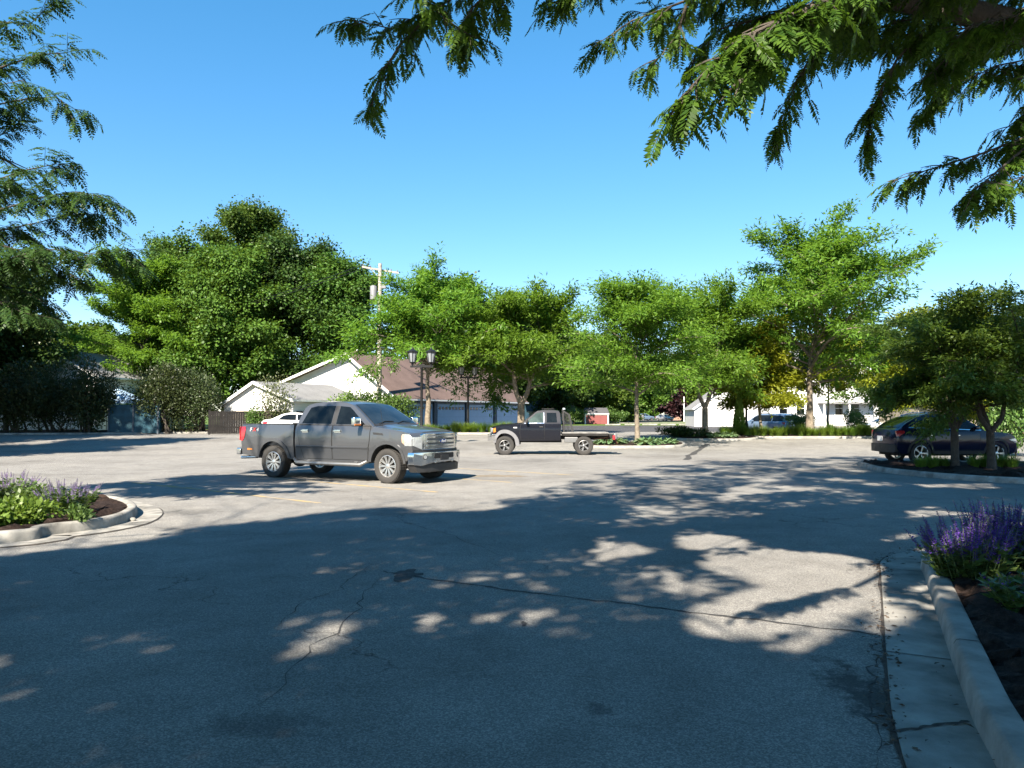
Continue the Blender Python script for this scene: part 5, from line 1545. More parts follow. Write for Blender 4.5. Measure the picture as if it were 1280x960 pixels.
# ------------------------------------------------------------------ lamps and poles
def lantern_lamp(label, loc, h, heads=2, rot=0, group=None):
    t = thing('street_lamp', label, 'street lamp', loc, rot, group)
    MB().lathe([(.17, 0), (.17, .12), (.13, .18), (.11, .7), (.085, .78), (.07, .85), (.06, h - .95), (.075, h - .93), (.075, h - .88), (.05, h - .85)], 'Z', 16).build('post', M_IRON, t)
    sp_ = .45 if heads == 2 else 0
    if heads == 2:
        cb = MB().box((0, 0, h - .84), (1.12, .07, .10)).box((0, 0, h - .76), (.3, .05, .05)); cb.build('crossarm', M_IRON, t, bevel=.01)
    for sx in ((-1, 1) if heads == 2 else (0,)):
        x = sx * sp_
        q = MB().lathe([(.04, h - .85), (.06, h - .70), (.14, h - .66), (.15, h - .63), (.0, h - .625)], 'Z', 8, (x, 0, 0)).lathe([(.26, h - .16), (.27, h - .12), (.12, h - .02), (.05, h + .02), (.03, h + .10), (0, h + .12)], 'Z', 8, (x, 0, 0)).lathe([(0, h - .158), (.26, h - .158)], 'Z', 8, (x, 0, 0))
        for k in range(8):
            a = 2 * PI * k / 8
            q.bar((x + .148 * math.cos(a), .148 * math.sin(a), h - .64), (x + .235 * math.cos(a), .235 * math.sin(a), h - .15), .018, .018)
        hd = q.build('lantern', M_IRON, t, smooth=20)
        MB().lathe([(.135, h - .62), (.215, h - .165)], 'Z', 8, (x, 0, 0)).build('glass', M_LANT, hd, smooth=20)
    return t
l1 = at(527, 500, 37.0)
lantern_lamp('black twin lantern lamp post right behind the grey pickup', (l1.x, 37.0, tz(37)), 4.75, 2, R(4))
l2 = gx(585, 50.8)
lantern_lamp('slim black lamp post rising from the grass strip in front of the blue garage doors', (l2.x, 50.8, tz(51)), 4.6, 2, R(10))
l3 = gx(933, 45.5)
lantern_lamp('black lamp post in the right grass strip beside the blue minivan', (l3.x, 45.5, tz(46)), 4.4, 2, R(85))

up_ = thing('utility_pole', 'tall weathered wooden utility pole with crossarm and transformer behind the tree', 'utility pole', (xat(474, 56.0), 56.0, tz(56)), 0)
hp = 12.5
MB().lathe([(.19, 0), (.17, 4), (.13, hp)], 'Z', 14).build('post', M_POLE, up_)
cr_ = MB().bar((-1.35, 0, hp - .25), (1.3, .5, hp - .62), .10, .13); cr_.build('crossarm', M_POLE, up_)
MB().bar((-.7, -.05, hp - .42), (0, .02, hp - 1.1), .04, .04).bar((.7, .3, hp - .60), (0, .05, hp - 1.1), .04, .04).build('brace', M_POLE, up_)
for s_, x in enumerate((-1.25, -.75, .75, 1.2)):
    f_ = (x + 1.35) / 2.65
    MB().lathe([(.03, 0), (.055, .05), (.05, .12), (0, .15)], 'Z', 8, (x, f_ * .5, hp - .18 - .37 * f_)).build('insulator', M_LIGHTGREY, up_)
MB().lathe([(0, hp - 2.75), (.24, hp - 2.7), (.25, hp - 1.75), (.22, hp - 1.7), (0, hp - 1.62)], 'Z', 16, (-.47, -.1, 0)).build('transformer', M_LIGHTGREY, up_)
MB().box((.30, -.1, hp - 1.75), (.34, .22, .28)).build('junction_box', M_LIGHTGREY, up_, bevel=.02)
wire_a = at(-200, 425, 60)
wi = MB()
for zz, x0 in ((hp - .1, -1.25), (hp - .2, -.75)):
    p0_ = Vector((xat(474, 56) + x0, 56.0, tz(56) + zz)); p1_ = Vector((-60, 95, 9.5))
    wi.tube([p0_.lerp(p1_, i / 16) - Vector((0, 0, 4 * 1.0 * (i / 16) * (1 - i / 16))) for i in range(17)], .02, 4)
tag(wi.build('overhead_wire', M_IRON), 'thin overhead wires running left from the utility pole', 'wire')
# ------------------------------------------------------------------ honey locusts around the lot
def locust(seed, label, px, y, H, Rr, bole, per=34, leaf=None, group='young locust trees in the lot islands', n=30, cat='tree', sig=.44, **kw):
    p = gx(px, y)
    kw.setdefault('r0', H * .016)
    return make_tree('locust_tree', label, cat, seed, H, Rr, bole, n, kw.pop('style', 'locust'), leaf or M_LOC, kw.pop('bark', M_BARKL), per, sig, kw.pop('L', .30), kw.pop('W', .105), group, (p.x, p.y, p.z - .02), kw.pop('rotz', 0), **kw)
T1 = locust(11, 'broad locust tree in the grass strip in front of the utility pole', 536, 51.0, 9.4, 5.4, 3.9, 27, n=44, r0=.24)
T2 = locust(12, 'rounded locust tree with forked low branches behind the black flatbed truck', 651, 50.8, 8.9, 4.6, 3.0, 28, n=42, leaders=2, r0=.24)
T3 = locust(13, 'slender locust tree standing in the hosta island', 797, 37.6, 7.9, 3.4, 2.4, 27, n=34, L=.22, W=.08, r0=.15)
T4 = locust(14, 'forked locust tree beside the dark juniper, in front of the white garage', 881, 43.0, 8.6, 2.9, 2.7, 26, leaders=2, n=34, L=.24, W=.085, r0=.17)
T5 = locust(15, 'tallest wide locust tree with layered branches in the right grass strip', 1012, 45.2, 11.4, 5.8, 3.0, 27, n=56, r0=.25)
T7 = locust(16, 'low golden yellow locust tree beside the blue minivan', 952, 45.0, 6.2, 2.3, 1.6, 34, M_YEL, 'golden locust trees', 22, r0=.12)
T8 = locust(17, 'golden yellow tree in front of the large white house, right of the tall locust', 1036, 58.0, 7.6, 2.8, 2.3, 30, M_YEL, 'golden locust trees', 22, r0=.12)
T9 = locust(18, 'golden tree glowing behind the multi stemmed tree on the right', 1180, 40.0, 6.6, 3.0, 1.5, 34, M_YEL, 'golden locust trees', 22, r0=.12)

# ------------------------------------------------------------------ small multi-stemmed trees in the right island
def orn(seed, label, px, y, H, Rr, n, per, rotz=0, leaders=3, leaf=M_ORN, bole=1.6):
    p = gx(px, y)
    return make_tree('ornamental_tree', label, 'tree', seed, H, Rr, bole, n, 'ornamental', leaf, M_BARK, per, .20, .13, .052, 'small trees in the right island', (p.x, p.y, p.z + .08), rotz, leaders=leaders, r0=.10)
orn(21, 'dark multi stemmed small tree spreading over the roof of the navy crossover', 1192, 21.6, 4.2, 2.5, 34, 34)
orn(22, 'lighter small tree with leaning stems at the right edge of the island', 1238, 21.0, 5.0, 2.4, 30, 30, 1.3, 3, M_ORN)

# ------------------------------------------------------------------ big trees behind the houses
def maple(seed, label, px, y, H, Rr, bole, leaf, per=46, n=36, L=.24, sig=.85, group='tall trees behind the houses', style='maple', **kw):
    p = gx(px, y)
    return make_tree('maple_tree', label, 'tree', seed, H, Rr, bole, n, style, leaf, M_BARK, int(per * 1.45), sig, L, None, group, (p.x, p.y, p.z - .05), 0, **kw)
m1 = maple(31, 'tallest dark green maple rising behind the other trees on the left', 312, 76, 22.6, 6.2, 5, M_MAP, 60)
m2 = maple(32, 'dark maple left of the tallest one, behind the bright locust', 222, 80, 19.0, 6.0, 4, M_MAP, 52)
m3 = maple(33, 'very dark spreading tree behind the white gable of the garage', 385, 73, 16.5, 6.4, 2.5, M_DARK, 56)
m4 = maple(34, 'dark ragged tree directly left of the utility pole', 428, 70, 15.2, 4.2, 3, M_MAP, 46, n=26)
m5 = make_tree('locust_tree', 'bright feathery locust tree at the left end of the tall tree group', 'tree', 35, 15.4, 6.2, 2.0, 40, 'locust', M_LOC, M_BARK, 46, .5, .34, .13, 'tall trees behind the houses', tuple(gx(186, 68)), 0)
m6 = maple(36, 'lighter green maple standing in front of the tallest one', 280, 67, 15.5, 4.9, 2.0, M_MAPL, 56)
m7 = maple(37, 'dark tree at the left edge above the low grey roof', 8, 58, 11.5, 4.2, 2.5, M_DARK, 44, n=26)
g = 'distant trees along the left horizon'
maple(38, 'pale tree far away between the dark left tree and the maples', 66, 110, 12.5, 4.5, 2, M_OLIVE, 34, 22, .5, 1.0, g)
dl = maple(39, 'round green tree far away left of the bright feathery locust', 108, 96, 10.5, 5.0, 1.5, M_MAPL, 40, 24, .42, 1.0, g)
dup(dl, 'small dark green tree low on the horizon behind the tall hedge shrubs', gx(60, 90), 1.2, (1.0, 1.0, .72), g)
dup(dl, 'green tree low behind the bright feathery locust', gx(150, 88), 2.2, (1.1, 1.1, .8), g)
g = 'trees beyond the garage and street'
b1 = maple(41, 'dark tree behind the brown garage roof, left of the rounded locust', 566, 92, 15.5, 6.5, 2.5, M_DARK, 46, 30, .42, 1.0, g)
dup(b1, 'dark tree filling the gap behind the rounded locust', gx(640, 100), 2.0, (1.0, 1.0, .86), g)
dup(b1, 'dark tree behind the grey roofed house, left of the red shed', gx(702, 112), 4.0, (.95, .95, .8), g)
b2 = maple(42, 'leafy green tree directly behind the red shed', 752, 122, 11.5, 5.6, 1.2, M_MAPL, 50, 28, .42, 1.0, g)
dup(b2, 'green tree left of the red shed, behind the flatbed headache rack', gx(716, 128), 1.0, (1.0, 1.0, 1.05), g)
dup(b2, 'tree behind the slender locust trunk, right of the red shed', gx(790, 140), 2.4, (1.05, 1.05, .95), g)
dup(b2, 'far green tree between the slender locust and the purple tree', gx(826, 205), 3.4, (1.2, 1.2, 1.25), g)
b3 = maple(43, 'purple leaved tree across the street beside the brick house', 852, 158, 8.2, 5.0, .8, M_PURP, 60, 24, .5, 1.0, None)
dup(b2, 'tree above the roof of the plain white garage', gx(905, 120), .4, (1.0, 1.0, 1.0), g)
dup(b2, 'tree rising behind the left side of the large white house', gx(960, 112), 5.0, (1.0, 1.0, 1.0), g)
dup(b1, 'dark tree behind the right side of the large white house', gx(1090, 105), 5.6, (.95, .95, .72), g)
dup(b2, 'green tree behind the brown porch house at the right edge', gx(1262, 70), 1.9, (.72, .72, .72), g)
dup(b1, 'dark tree behind the tan house near the right edge', gx(1180, 84), 3.0, (.6, .6, .5), g)
for i, (px, y, s) in enumerate(((560, 190, 1.1), (650, 210, 1.0), (740, 230, 1.1), (880, 240, 1.2), (960, 200, .9), (1060, 190, 1.0), (1180, 200, 1.1), (20, 170, 1.1), (130, 190, 1.0), (480, 150, .95), (-60, 150, 1.0), (1300, 170, 1.0))):
    dup(b2 if i % 2 else b1, 'tree in the far treeline that closes the view behind the houses', gx(px, y), i * 1.7, s, 'far treeline trees')

# ------------------------------------------------------------------ hedge and shrubs
g = 'tall dark shrubs along the left edge of the lot'
hb = make_bush('tall_shrub', 'tall dark shrub at the far left, below the grey roof', 51, 2.4, 1.8, 4.6, 15000, .15, M_HEDGE, tuple(gx(18, 50.5)), 0, g, 26, 8)
dup(hb, 'dark shrub second from the left end of the tall row', gx(66, 50.8), 1.0, (.95, 1, 1.0), g)
dup(hb, 'dark rounded shrub standing left of the teal enclosure', gx(112, 50.6), 2.6, (1.0, 1, 1.05), g)
dup(hb, 'dark shrub beyond the left end of the row', gx(-40, 50.2), 3.6, (1.0, 1, 1.0), g)
hb2 = make_bush('tall_shrub', 'tall shrub with olive top standing right of the teal enclosure', 52, 2.5, 1.8, 4.5, 14000, .15, M_HEDGE, tuple(gx(206, 51.3)), 0, g, 24, 8)
dup(hb2, 'broad dark shrub beside the left end of the wooden fence', gx(247, 52.3), 2.0, (.9, 1, .92), g)
make_bush('thin_shrub', 'thin grey green shrub in front of the small white house', 53, 1.5, 1.2, 3.4, 3200, .13, M_OLIVE, tuple(gx(342, 49.6)), 0, None, 18, 9, airy=1.25)
make_bush('low_shrub', 'low leafy green bush at the foot of the dark wooden fence', 54, .8, .6, 1.5, 1500, .12, M_SAGE, tuple(gx(318, 49.2)), 0, None, 10, 5)
make_bush('broad_shrub', 'broad lime green shrub behind the roof of the grey pickup', 55, 2.5, 1.8, 2.8, 8000, .15, M_LIME, tuple(gx(447, 51.5)), 0, None, 22, 8)
make_bush('broad_shrub', 'leafy green shrub behind the windshield of the grey pickup', 56, 1.8, 1.4, 2.3, 5000, .15, M_SAGE, tuple(gx(492, 50.6)), 0, None, 18, 7)
g = 'low shrubs by the large white house'
rs = make_bush('round_shrub', 'rounded clipped shrub behind the blue minivan tail', 57, 1.3, 1.0, 1.3, 3200, .11, M_SAGE, tuple(gx(1000, 52)), 0, g, 12, 5)
dup(rs, 'rounded shrub left of the hidden white car', gx(1070, 54), 1.0, (1.1, 1, 1.15), g)
dup(rs, 'low green bush beside the red shed', gx(767, 108), 2.0, (2.2, 2, 1.5), g)
dup(rs, 'pale bush left of the red shed', gx(716, 104), 3.0, (1.6, 1.6, 1.6), g)
dup(rs, 'leafy bush in front of the brown porch, near the right edge', gx(1262, 30), 4.0, (1.2, 1.2, 1.9), g)
dup(rs, 'leafy bush left of the porch posts behind the navy crossover', gx(1225, 42), 5.0, (.9, .9, 1.6), g)
ju = make_bush('juniper', 'low dark juniper mound in the island of the forked tree', 58, 1.5, .8, .75, 4200, .10, M_DARK, tuple(gx(855, 42.6)), 0, None, 14, 4)
# arborvitae
rg = np.random.default_rng(61); n = 5200
zz = rg.uniform(0, 1, n) ** .8; aa = rg.uniform(0, 2 * PI, n); rr_ = .55 * (1 - zz) ** .62 * rg.uniform(.7, 1.05, n) * np.minimum(1, .55 + zz * 3)
P = np.stack([rr_ * np.cos(aa), rr_ * np.sin(aa), zz * 2.9 + .1], 1); D = np.stack([np.cos(aa) * .5, np.sin(aa) * .5, np.ones(n)], 1) + rg.normal(0, .2, (n, 3)); N = np.stack([np.cos(aa), np.sin(aa), np.zeros(n)], 1) + rg.normal(0, .5, (n, 3))
av = thing('arborvitae', 'narrow cone shaped evergreen left of the right lamp post', 'evergreen', tuple(gx(924, 44.6)), 0, None, (.72, .72, .82))
np_quads('crown', leaf_quads(P, D, N, .16 * rg.uniform(.6, 1.3, n), .07 * rg.uniform(.6, 1.3, n)), M_LIME, av)
MB().tube([(0, 0, 0), (0, 0, 2.2)], [.06, .02], 6).build('trunk', M_BARK, av)

# grass clumps in the strips
def row(label, pxs, y, sc, grp, seed, cat='grass clump'):
    base = None; rnd = random.Random(seed)
    protos = []
    for i, px in enumerate(pxs):
        if i < 3:
            o = grass_clump('ornamental_grass', label, seed + i, .62, .82, 420, M_GRASSY, .016, tuple(gx(px, y + rnd.uniform(-.3, .3))), grp); protos.append(o)
        else:
            o = protos[i % 3].copy(); COL.objects.link(o); o.location = gx(px, y + rnd.uniform(-.3, .3))
        s = sc * rnd.uniform(.85, 1.12); o.scale = (s, s, s * rnd.uniform(.85, 1.1)); o.rotation_euler = (0, 0, rnd.uniform(0, 6))
        o.location.z = tz(o.location.y) + .10
row('clump of ornamental grass in the strip before the blue garage doors', [505, 515, 526, 537, 548, 559, 570, 581, 592, 603, 614, 624, 634], 50.2, 1.05, 'grass clumps in the left strip', 70)
row('clump of ornamental grass in the long strip before the large white house', [905, 914, 924, 934, 944, 954, 964, 973, 982, 991, 1000, 1009, 1019, 1029, 1039, 1048, 1057, 1066, 1075, 1084, 1094, 1104], 44.4, .95, 'grass clumps in the right strip', 80)
row('clump of ornamental grass at the feet of the multi stemmed trees', [1150, 1164, 1178, 1216, 1230, 1246, 1262], 21.6, .62, 'grass clumps in the right island', 90)
# hostas in the middle island
hs = None; rnd = random.Random(3)
for i, px in enumerate((752, 760, 768, 776, 806, 814, 822, 830, 838)):
    lb_ = 'pale green hosta at the foot of the slender locust tree'
    if i < 2: o = hosta('hosta', lb_, 95 + i, .55, 46, M_HOSTA, tuple(gx(px, 37.2)), 'hostas in the middle island'); hs = o
    else: o = hs.copy(); COL.objects.link(o); o.location = gx(px, 37.2 + rnd.uniform(-.4, .5))
    o.location.z = tz(37.3) + .09; s = rnd.uniform(.75, 1.1); o.scale = (s, s, s); o.rotation_euler = (0, 0, i * 1.3)
for i, px in enumerate((890, 900, 911)):
    o = hs.copy(); COL.objects.link(o); o.location = gx(px, 42.6); o.location.z = tz(42.6) + .09
    tag(o, 'pale green hosta in the island of the forked locust tree', 'plant', 'hostas in the forked tree island')

# ------------------------------------------------------------------ planting beside the camera
def onbed(px, py, z=.12):
    d = ray(px, py); t = (z - EYE) / d.z; p = CAM + d * t
    return (p.x, p.y, z)
g = 'purple salvia clumps in the near right bed'
flower_clump('salvia', 'sunlit purple salvia clump at the tip of the near right bed', 101, .52, .55, 100, M_SAGE, M_VIO, onbed(1212, 724), g, .22, .030, .085, .5)
flower_clump('salvia', 'shaded purple salvia clump behind the sunlit one', 102, .55, .62, 95, M_SAGE, M_VIO, onbed(1252, 708), g, .24, .030, .085, .45)
flower_clump('salvia', 'purple salvia clump at the right edge of the picture', 103, .60, .58, 90, M_SAGE, M_VIO, onbed(1302, 716), g, .22, .030, .085, .5)
flower_clump('salvia', 'low green salvia without flowers in front of the purple clumps', 104, .48, .30, 70, M_SAGE, M_VIO, onbed(1300, 768), g, .05, .02, .085, .7, leaf_top=.95, florets=6)
g = 'lavender catmint clumps in the left bed'
flower_clump('catmint', 'lavender flowered catmint clump near the tip of the left bed', 111, .50, .52, 95, M_SAGE, M_LAV, onbed(84, 643), g, .15, .020, .085, .75, leaf_top=.75)
flower_clump('catmint', 'lavender flowered catmint at the left picture edge', 112, .50, .56, 85, M_SAGE, M_LAV, onbed(10, 630), g, .14, .020, .085, .7, leaf_top=.78)
g = 'leafy green mounds in the left bed'
lm = make_bush('leafy_plant', 'yellow green leafy mound at the front of the left bed', 113, .44, .42, .34, 1700, .075, M_LIME, onbed(22, 655), 0, g, 12, 3, 'plant', .0)
dup(lm, 'yellow green leafy mound at the left picture edge', onbed(-22, 660), 1.0, (1.1, 1.1, 1.0), g)
make_bush('leafy_plant', 'darker green leafy mound between the two catmints', 115, .50, .42, .38, 1700, .070, M_SAGE, onbed(48, 640), 0, g, 12, 3, 'plant', .0)
make_bush('leafy_plant', 'low sprig of green leaves at the foot of the catmint', 116, .25, .2, .2, 380, .06, M_SAGE, onbed(100, 652), 0, g, 6, 2, 'plant', .0)
sn = MB().ellipsoid((0, 0, .03), (.05, .04, .035), 9, 6).build('stone', M_CONC2); sn.location = (*G(166, 652)[:2], .0); tag(sn, 'small grey stone lying in the gutter at the tip of the left bed', 'stone')
EL = R(41.0)
AZ = math.atan2(-.36, -.933)                     # compass-style angle of the sun: x = sin, y = cos
SUN_DIR = np.array([math.sin(AZ) * math.cos(EL), math.cos(AZ) * math.cos(EL), math.sin(EL)])

# ------------------------------------------------------------------ the trees whose boughs hang into the picture
def bough_leaves(seed, poly, dens, twigL, leafL, pairs, droop=.35, spread=1.0, mb=None, br=.012, fine=1.0, lw=.42):
    """twigs along a bough polyline (world points), each carrying alternate compound leaves"""
    rg = np.random.default_rng(seed); rnd = random.Random(seed)
    P, D, N = [], [], []
    pts = [Vector(p) for p in poly]
    if mb is not None: mb.tube(pts, [br * (1 - .8 * i / (len(pts) - 1)) for i in range(len(pts))], 6, caps=False)
    for a, b in zip(pts, pts[1:]):
        L = (b - a).length; d = (b - a).normalized()
        for k in range(max(1, int(L * dens))):
            o = a.lerp(b, rnd.random())
            ang = rnd.gauss(0, .95) * spread
            td = _rot(d, Vector((0, 0, 1)), ang); td = (td + Vector((0, 0, rnd.uniform(-.7, .5)))).normalized()
            tl = twigL * rnd.uniform(.3, 1.15)
            q = [o + td * (tl * f) - Vector((0, 0, droop * .5 * tl * f * f)) for f in (0, .25, .5, .75, 1)]
            if mb is not None: mb.tube(q, [.005, .0045, .004, .003, .002], 3, caps=False)
            nl = max(3, int(tl / .045))
            for j in range(nl):
                f = (j + .6) / nl; i = min(3, int(f * 4)); p = q[i].lerp(q[i + 1], f * 4 - i)
                sd = Vector((-td.y, td.x, 0)).normalized() * (1 if j % 2 else -1)
                ld = (td * .55 + sd * rnd.uniform(.3, 1.0) + Vector((0, 0, rnd.uniform(-.75, -.05))))
                P.append(p); D.append(ld); N.append(Vector((rnd.gauss(0, .35), rnd.gauss(0, .35), 1)))
    A = lambda v: np.array([tuple(q) for q in v])
    n = len(P)
    return pinnate(A(P), A(D), A(N), leafL * rg.uniform(.6, 1.3, n), pairs, lw, droop=.28, rng=rg)

def seen(W, x0=-40, x1=1320, y0=-30, y1=1000):
    v = W - np.array(CAM); f = np.array(_fw); u = np.array(_up)
    dd = v @ f; dz = np.maximum(dd, .05)
    x = CX + F * v[:, 0] / dz; y = CY - F * (v @ u) / dz
    return (dd > .05) & (x > x0) & (x < x1) & (y > y0) & (y < y1)
def prune_view(mb, base):
    """limbs that would cross the open sky are cut back"""
    k = seen(np.array(mb.v) + np.array(base))
    mb.f = [f for f in mb.f if not all(k[i] for i in f)]
def prune_leaves(Q, base):
    return Q[~seen(Q.mean(1) + np.array(base))]

# right-hand overhead tree
base = Vector((6.6, 6.3, .1))
ot = thing('locust_tree', 'big honey locust whose leafy boughs hang across the top right of the picture', 'tree', base)
mbk, T, D = skeleton(201, 13.0, 4.6, 4.6, 44, 'locust', r0=.2)
W = T + np.array(base)
# keep the upper crown clear of the view: drop the tips that would show in the open sky
def px_of(Wp):
    v = Wp - np.array(CAM); f = np.array(_fw); u = np.array(_up)
    dd = v @ f; return CX + F * v[:, 0] / dd, CY - F * (v @ u) / dd, dd
x_, y_, d_ = px_of(W)
inview = (d_ > .3) & (x_ > -250) & (x_ < 1420) & (y_ > -120)
prune_view(mbk, base)
Q = [locust_foliage(203, T[~inview], D[~inview], 30, .36, .25, .10)]
B = []
def pb(*pts): return [Vector(at(x, y - (14 if y > 20 else 0), d)) - base for x, y, d in pts]
boughs = [
    # (points as seen, twigs per metre, twig length, leaf length)
    (pb((760, -120, 5.0), (650, -50, 5.2), (590, 10, 5.3), (575, 70, 5.4)), 17, .50, .19),
    (pb((650, -50, 5.2), (545, 10, 5.4), (490, 50, 5.5), (435, 38, 5.6)), 13, .42, .18),
    (pb((545, 10, 5.4), (500, 70, 5.5), (475, 110, 5.5), (462, 145, 5.5)), 12, .36, .18),
    (pb((800, -90, 5.4), (720, -15, 5.5), (680, 12, 5.6)), 12, .36, .18),
    (pb((960, -60, 4.6), (860, 0, 4.7), (790, 40, 4.8), (748, 68, 4.8)), 16, .36, .17),
    (pb((860, 0, 4.7), (845, 60, 4.7), (815, 95, 4.8)), 15, .34, .17),
    (pb((1120, -40, 3.3), (1010, 10, 3.2), (930, 60, 3.1), (880, 105, 3.1), (848, 140, 3.1)), 26, .40, .19),
    (pb((1010, 10, 3.2), (960, 70, 3.15), (925, 115, 3.1)), 20, .30, .18),
    (pb((1100, 0, 5.6), (1030, 60, 5.5), (995, 115, 5.5), (970, 180, 5.5)), 16, .38, .18),
    (pb((1060, -20, 5.9), (960, 20, 6.0), (900, 50, 6.0), (860, 95, 6.1)), 15, .40, .18),
    (pb((1180, 10, 5.4), (1120, 90, 5.3), (1090, 150, 5.3), (1085, 190, 5.3)), 17, .40, .18),
    (pb((1250, 30, 5.0), (1190, 80, 4.9), (1160, 110, 4.9)), 18, .42, .18),
    (pb((1420, 110, 5.2), (1310, 175, 5.0), (1230, 205, 4.9), (1165, 225, 4.9), (1115, 240, 4.9)), 15, .34, .17),
    (pb((1310, 175, 5.0), (1250, 225, 4.5), (1215, 255, 4.3)), 14, .30, .18),
    (pb((1420, 60, 4.6), (1330, 90, 4.5), (1270, 120, 4.5)), 15, .38, .18),
    (pb((1300, -60, 4.8), (1180, -20, 4.9), (1080, 10, 5.0), (1000, 20, 5.2)), 22, .46, .18),
    (pb((1360, -40, 4.4), (1270, 20, 4.3), (1200, 50, 4.3)), 22, .42, .18),
    (pb((1150, -80, 4.4), (1060, -50, 4.5), (960, -40, 4.6), (880, -60, 4.7)), 20, .42, .18),
    (pb((1420, -20, 6.6), (1300, 30, 6.6), (1200, 75, 6.6), (1120, 95, 6.7)), 17, .50, .19),
    (pb((1250, -80, 6.8), (1120, -10, 6.8), (1010, 40, 6.8), (940, 60, 6.8)), 17, .50, .19),
    (pb((1420, 40, 5.6), (1340, 110, 5.6), (1270, 165, 5.5), (1250, 180, 5.5)), 15, .40, .18),
    (pb((1060, -70, 6.3), (950, -20, 6.3), (870, 10, 6.4), (800, 30, 6.4)), 15, .42, .18),
    (pb((1230, 60, 6.0), (1180, 120, 6.0), (1150, 160, 6.0)), 14, .36, .17),
    (pb((1000, -60, 5.6), (860, -40, 5.6), (740, -20, 5.6), (690, 0, 5.6)), 13, .36, .17),
    (pb((1420, 70, 6.0), (1330, 80, 5.9), (1250, 95, 5.9), (1170, 130, 5.9)), 17, .46, .18),
    (pb((1300, -20, 5.8), (1210, 30, 5.8), (1130, 40, 5.8), (1060, 60, 5.8)), 17, .46, .18),
    (pb((1150, 30, 6.4), (1070, 60, 6.4), (1010, 60, 6.4), (950, 80, 6.4)), 15, .44, .18),
    (pb((1200, -30, 7.2), (1080, -10, 7.2), (960, 20, 7.2), (900, 40, 7.2)), 17, .50, .19),
    (pb((1420, 0, 7.4), (1320, 50, 7.4), (1230, 70, 7.4), (1180, 90, 7.4)), 17, .50, .19),
    (pb((560, -60, 5.0), (520, -10, 5.1), (560, 40, 5.2), (590, 60, 5.2)), 14, .40, .18),
    (pb((1420, 150, 4.6), (1330, 215, 4.6), (1270, 240, 4.5), (1230, 262, 4.5)), 13, .30, .17),
    (pb((1340, 20, 6.2), (1240, 60, 6.2), (1150, 60, 6.3), (1060, 70, 6.3)), 18, .48, .19),
]
for i, (pts, dens, tl, ll) in enumerate(boughs):
    Q.append(bough_leaves(300 + i, pts, dens * (2.1 if i < 6 else 2.2), tl * .50, ll * .76, 10, mb=mbk, br=.011, lw=.38))
# limbs that carry the boughs back to the trunk
hub = Vector((0, 0, 4.3))
for pts in ((pb((1120, -40, 3.3), (1300, -90, 4.2)) + [Vector((-.6, -.3, 4.9))]), (pb((760, -120, 5.0), (1000, -110, 5.2), (1250, -90, 5.4)) + [Vector((-.4, 0, 5.4))]), (pb((1420, 110, 5.2),) + [Vector((-.2, -.1, 3.9))]), (pb((1010, 30, 5.6), (1110, 0, 5.6), (1190, 10, 5.7), (1320, 60, 5.9)) + [hub])):
    mbk.tube(smooth_path3(pts) if False else pts, [.035 + .03 * i for i in range(len(pts))], 8, caps=False)
OT = (ot, mbk, T[~inview], Q, base)

# left-hand tree, its trunk just outside the frame
base = Vector((-9.75, 12.2, .1))
lt = thing('locust_tree', 'honey locust at the left edge with layered drooping boughs and its trunk out of view', 'tree', base)
mbk, T, D = skeleton(211, 13.2, 1.7, 3.6, 30, 'locust', r0=.15)
x_, y_, d_ = px_of(T + np.array(base))
inview = (d_ > .3) & (x_ > -90) & (y_ > -120)
Q = [locust_foliage(213, T[~inview], D[~inview], 24, .30, .25, .10)]
def trunk_at(py):                       # where a bough leaves the trunk
    return Vector((0.05, 0, max(2.6, at(-110, py, 12.2).z - .4)))
lb = [
    ([(60, 8, 12.0), (38, 30, 12.0), (12, 28, 12.0)], 8), ([(84, 55, 12.0), (84, 66, 12.0), (50, 68, 12.1), (8, 82, 12.2)], 9),
    ([(100, 140, 11.8), (70, 122, 11.9), (40, 122, 12), (0, 130, 12.1)], 8), ([(40, 150, 12.4), (10, 165, 12.4), (-30, 180, 12.4)], 9),
    ([(96, 208, 11.9), (70, 205, 12), (35, 212, 12), (-5, 225, 12.1)], 9), ([(128, 246, 11.7), (95, 240, 11.8), (55, 246, 11.9), (0, 262, 12)], 11),
    ([(126, 268, 12.2), (88, 268, 12.2), (40, 280, 12.2), (-10, 290, 12.2)], 11), ([(162, 312, 11.6), (120, 318, 11.7), (70, 312, 11.8), (20, 312, 11.9), (-20, 300, 12)], 12),
    ([(102, 350, 12.0), (70, 335, 12), (30, 330, 12), (-15, 330, 12)], 12), ([(62, 382, 12.1), (35, 366, 12.1), (0, 355, 12.1)], 12),
    ([(55, 312, 11.3), (30, 318, 11.3), (-10, 330, 11.4)], 14), ([(40, 395, 11.6), (15, 385, 11.6), (-20, 370, 11.7)], 10), ([(30, 100, 11.6), (5, 105, 11.6), (-30, 120, 11.7)], 8),
    ([(48, 232, 12.6), (20, 240, 12.6), (-20, 250, 12.6)], 9),
]
for i, (pts, dens) in enumerate(lb):
    pp = list(reversed([Vector(at(x, y, d)) - base for x, y, d in pts]))
    root = trunk_at(pts[-1][1] + 40)
    pp = [root, root.lerp(pp[0], .6) + Vector((0, 0, .1))] + pp
    mbk.tube(pp[:3], [.035, .025, .018], 6, caps=False)
    Q.append(bough_leaves(400 + i, pp[1:], dens * 1.6, .46, .22, 6, mb=mbk, br=.016, droop=.3, lw=.5))
mbk.build('trunk', M_BARK, lt, smooth=60)
QL = np.concatenate(Q)
Cl = QL.mean(1) + np.array(base)
hit = Cl[:, :2] - SUN_DIR[None, :2] * ((Cl[:, 2] - 1.1) / SUN_DIR[2])[:, None]      # where their shade would meet the pickup's side
